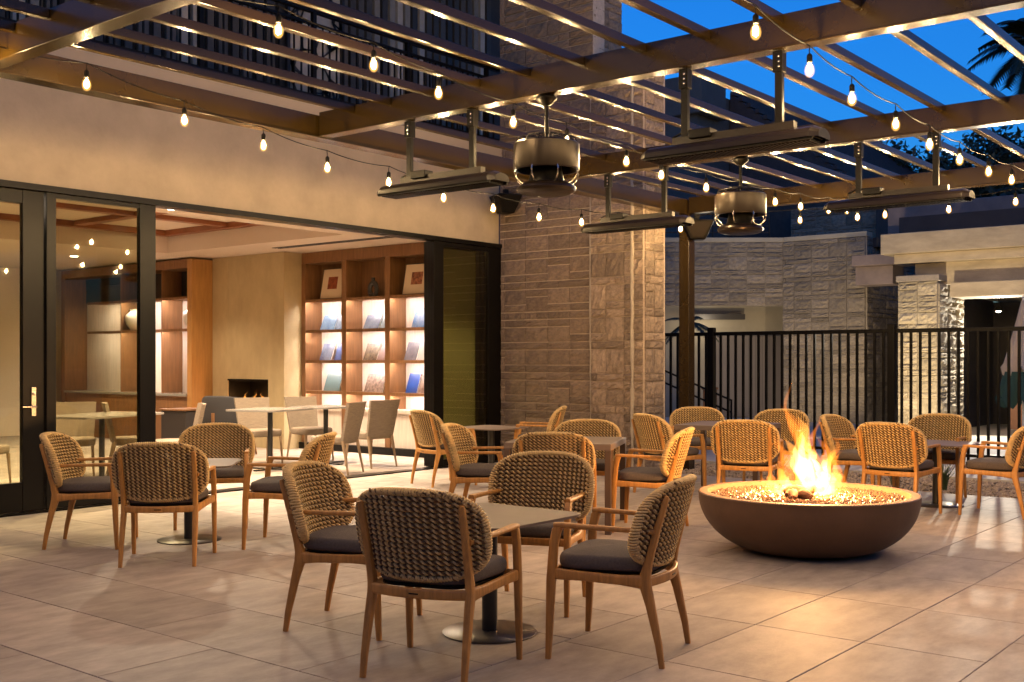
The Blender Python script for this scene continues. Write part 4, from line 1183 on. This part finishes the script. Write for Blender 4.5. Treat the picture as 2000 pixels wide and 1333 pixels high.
book(10.92,11.14,B4,.28,(.03,.11,.50),(.015,.045,.25),'royal blue book on the lower shelf of the right bay',7)
book(10.67,10.89,B4,.25,(.55,.42,.34),(.10,.05,.035),'white framed food book right of the royal blue book',12)
def picture(y0, y1, h_, art, label):
    t = thing('framed_picture', label, 'picture', (11.33,(y0+y1)/2,B1+.003)); w = (y1-y0)/2; lean = .09
    def q(a, b_, ya, yb, za, zb): return [(a+lean*za/h_,ya,za),(b_+lean*za/h_,ya,za),(b_+lean*za/h_,yb,za),(a+lean*za/h_,yb,za),(a+lean*zb/h_,ya,zb),(b_+lean*zb/h_,ya,zb),(b_+lean*zb/h_,yb,zb),(a+lean*zb/h_,yb,zb)]
    MB().hexa(q(.004,.03,-w,w,0,h_)).build('frame', M['vase_d'], t)
    MB().hexa(q(0,.0038,-w+.012,w-.012,.012,h_-.012)).build('mount', M['mat_board'], t)
    MB().hexa(q(-.003,-.0002,-w*.42,w*.42,h_*.32,h_*.72)).build('print', art, t)
picture(12.45,12.95,.47,M['red_art'],'framed picture with red square print in the left bay')
picture(10.66,11.18,.45,M['brown_art'],'framed picture with brown square print in the right bay')
vz = thing('dark_vase', 'dark brown vase with a hole in the top middle bay', 'vase', (11.38,11.82,B1+.002))
ring = [(0,.075*math.cos(a),.11+.095*math.sin(a)) for a in [2*math.pi*k/20 for k in range(21)]]
MB().sweep(ring, (.04,.028), n=10, up=(1,0,0)).build('body', M['vase_d'], vz, smooth=True)
MB().lathe([(.03,.20),(.026,.24),(.03,.285),(.022,.287)],16).build('neck', M['vase_d'], vz, smooth=True)
MB().lathe([(.06,0),(.065,.02),(.04,.04)],16).build('foot', M['vase_d'], vz, smooth=True)
def pot(label, x, y, z, s):
    t = thing('white_vase', label, 'vase', (x,y,z))
    MB().lathe([(.07*s,0),(.085*s,.01*s),(.15*s,.10*s),(.175*s,.18*s),(.16*s,.25*s),(.10*s,.30*s),(.085*s,.315*s),(.09*s,.34*s),(.075*s,.34*s),(.07*s,.30*s)],28).build('body', M['vase_w'], t, smooth=True)
    MB().lathe([(.093*s,.335*s),(.095*s,.345*s),(.088*s,.35*s)],28,caps=False).build('lip', M['vase_w'], t, smooth=True)
pot('round white vase seen through the tinted glass on the display cabinet', 10.75,17.05,1.882,1.05)
pot('white vase half hidden at the right end of the display cabinet', 10.75,15.36,1.882,1.05)
bk2 = thing('storage_basket', 'dark square basket on the top shelf of the display cabinet', 'basket', (10.76,17.55,2.402))
MB().hexa([(-.12,-.2,0),(.12,-.2,0),(.12,.2,0),(-.12,.2,0),(-.14,-.24,.28),(.14,-.24,.28),(.14,.24,.28),(-.14,.24,.28)]).build('body', M['vase_d'], bk2, bevel=.01); MB().box(-.15,.15,-.25,.25,.281,.30).build('rim', M['lounge'], bk2, bevel=.005)

# the courtyard goes on behind the camera: a second wing of the hotel
wing = thing('hotel_wing', 'tan stucco hotel wing closing the courtyard behind the viewer', 'building', (0,0,0))
bx('wall', wing, M['stucco'], -9.4,-9, -14,16, 0,6.5)
bx('wall', wing, M['stucco'], -9,11, -9.4,-9, 0,6.5)
bx('cornice', wing, M['stucco_patch'], -9.0,-8.9, -8.9,16, 6.2,6.5); bx('cornice', wing, M['stucco_patch'], -8.9,11, -9.0,-8.9, 6.2,6.5)
for i in range(5):
    f_ = bx('window', wing, M['black'], -9.0,-8.95, -6+4*i,-4.4+4*i, 1.0,2.6); MB().box(.026,.03,-.7,.7,-.7,.7).build('pane', M['glass_d'], f_)
    f_ = bx('window', wing, M['black'], -6+3.4*i,-4.4+3.4*i, -9.0,-8.95, 1.0,2.6); MB().box(-.7,.7,.026,.03,-.7,.7).build('pane', M['glass_d'], f_)
apron = MB().box(-9,11.5,-9,-1.201,-.25,-.001).build('patio_apron', M['deck']); tag(apron, kind='structure')
apron2 = MB().box(-9,-1.001,-1.2,9.4,-.25,-.001).build('patio_apron', M['deck']); tag(apron2, kind='structure')
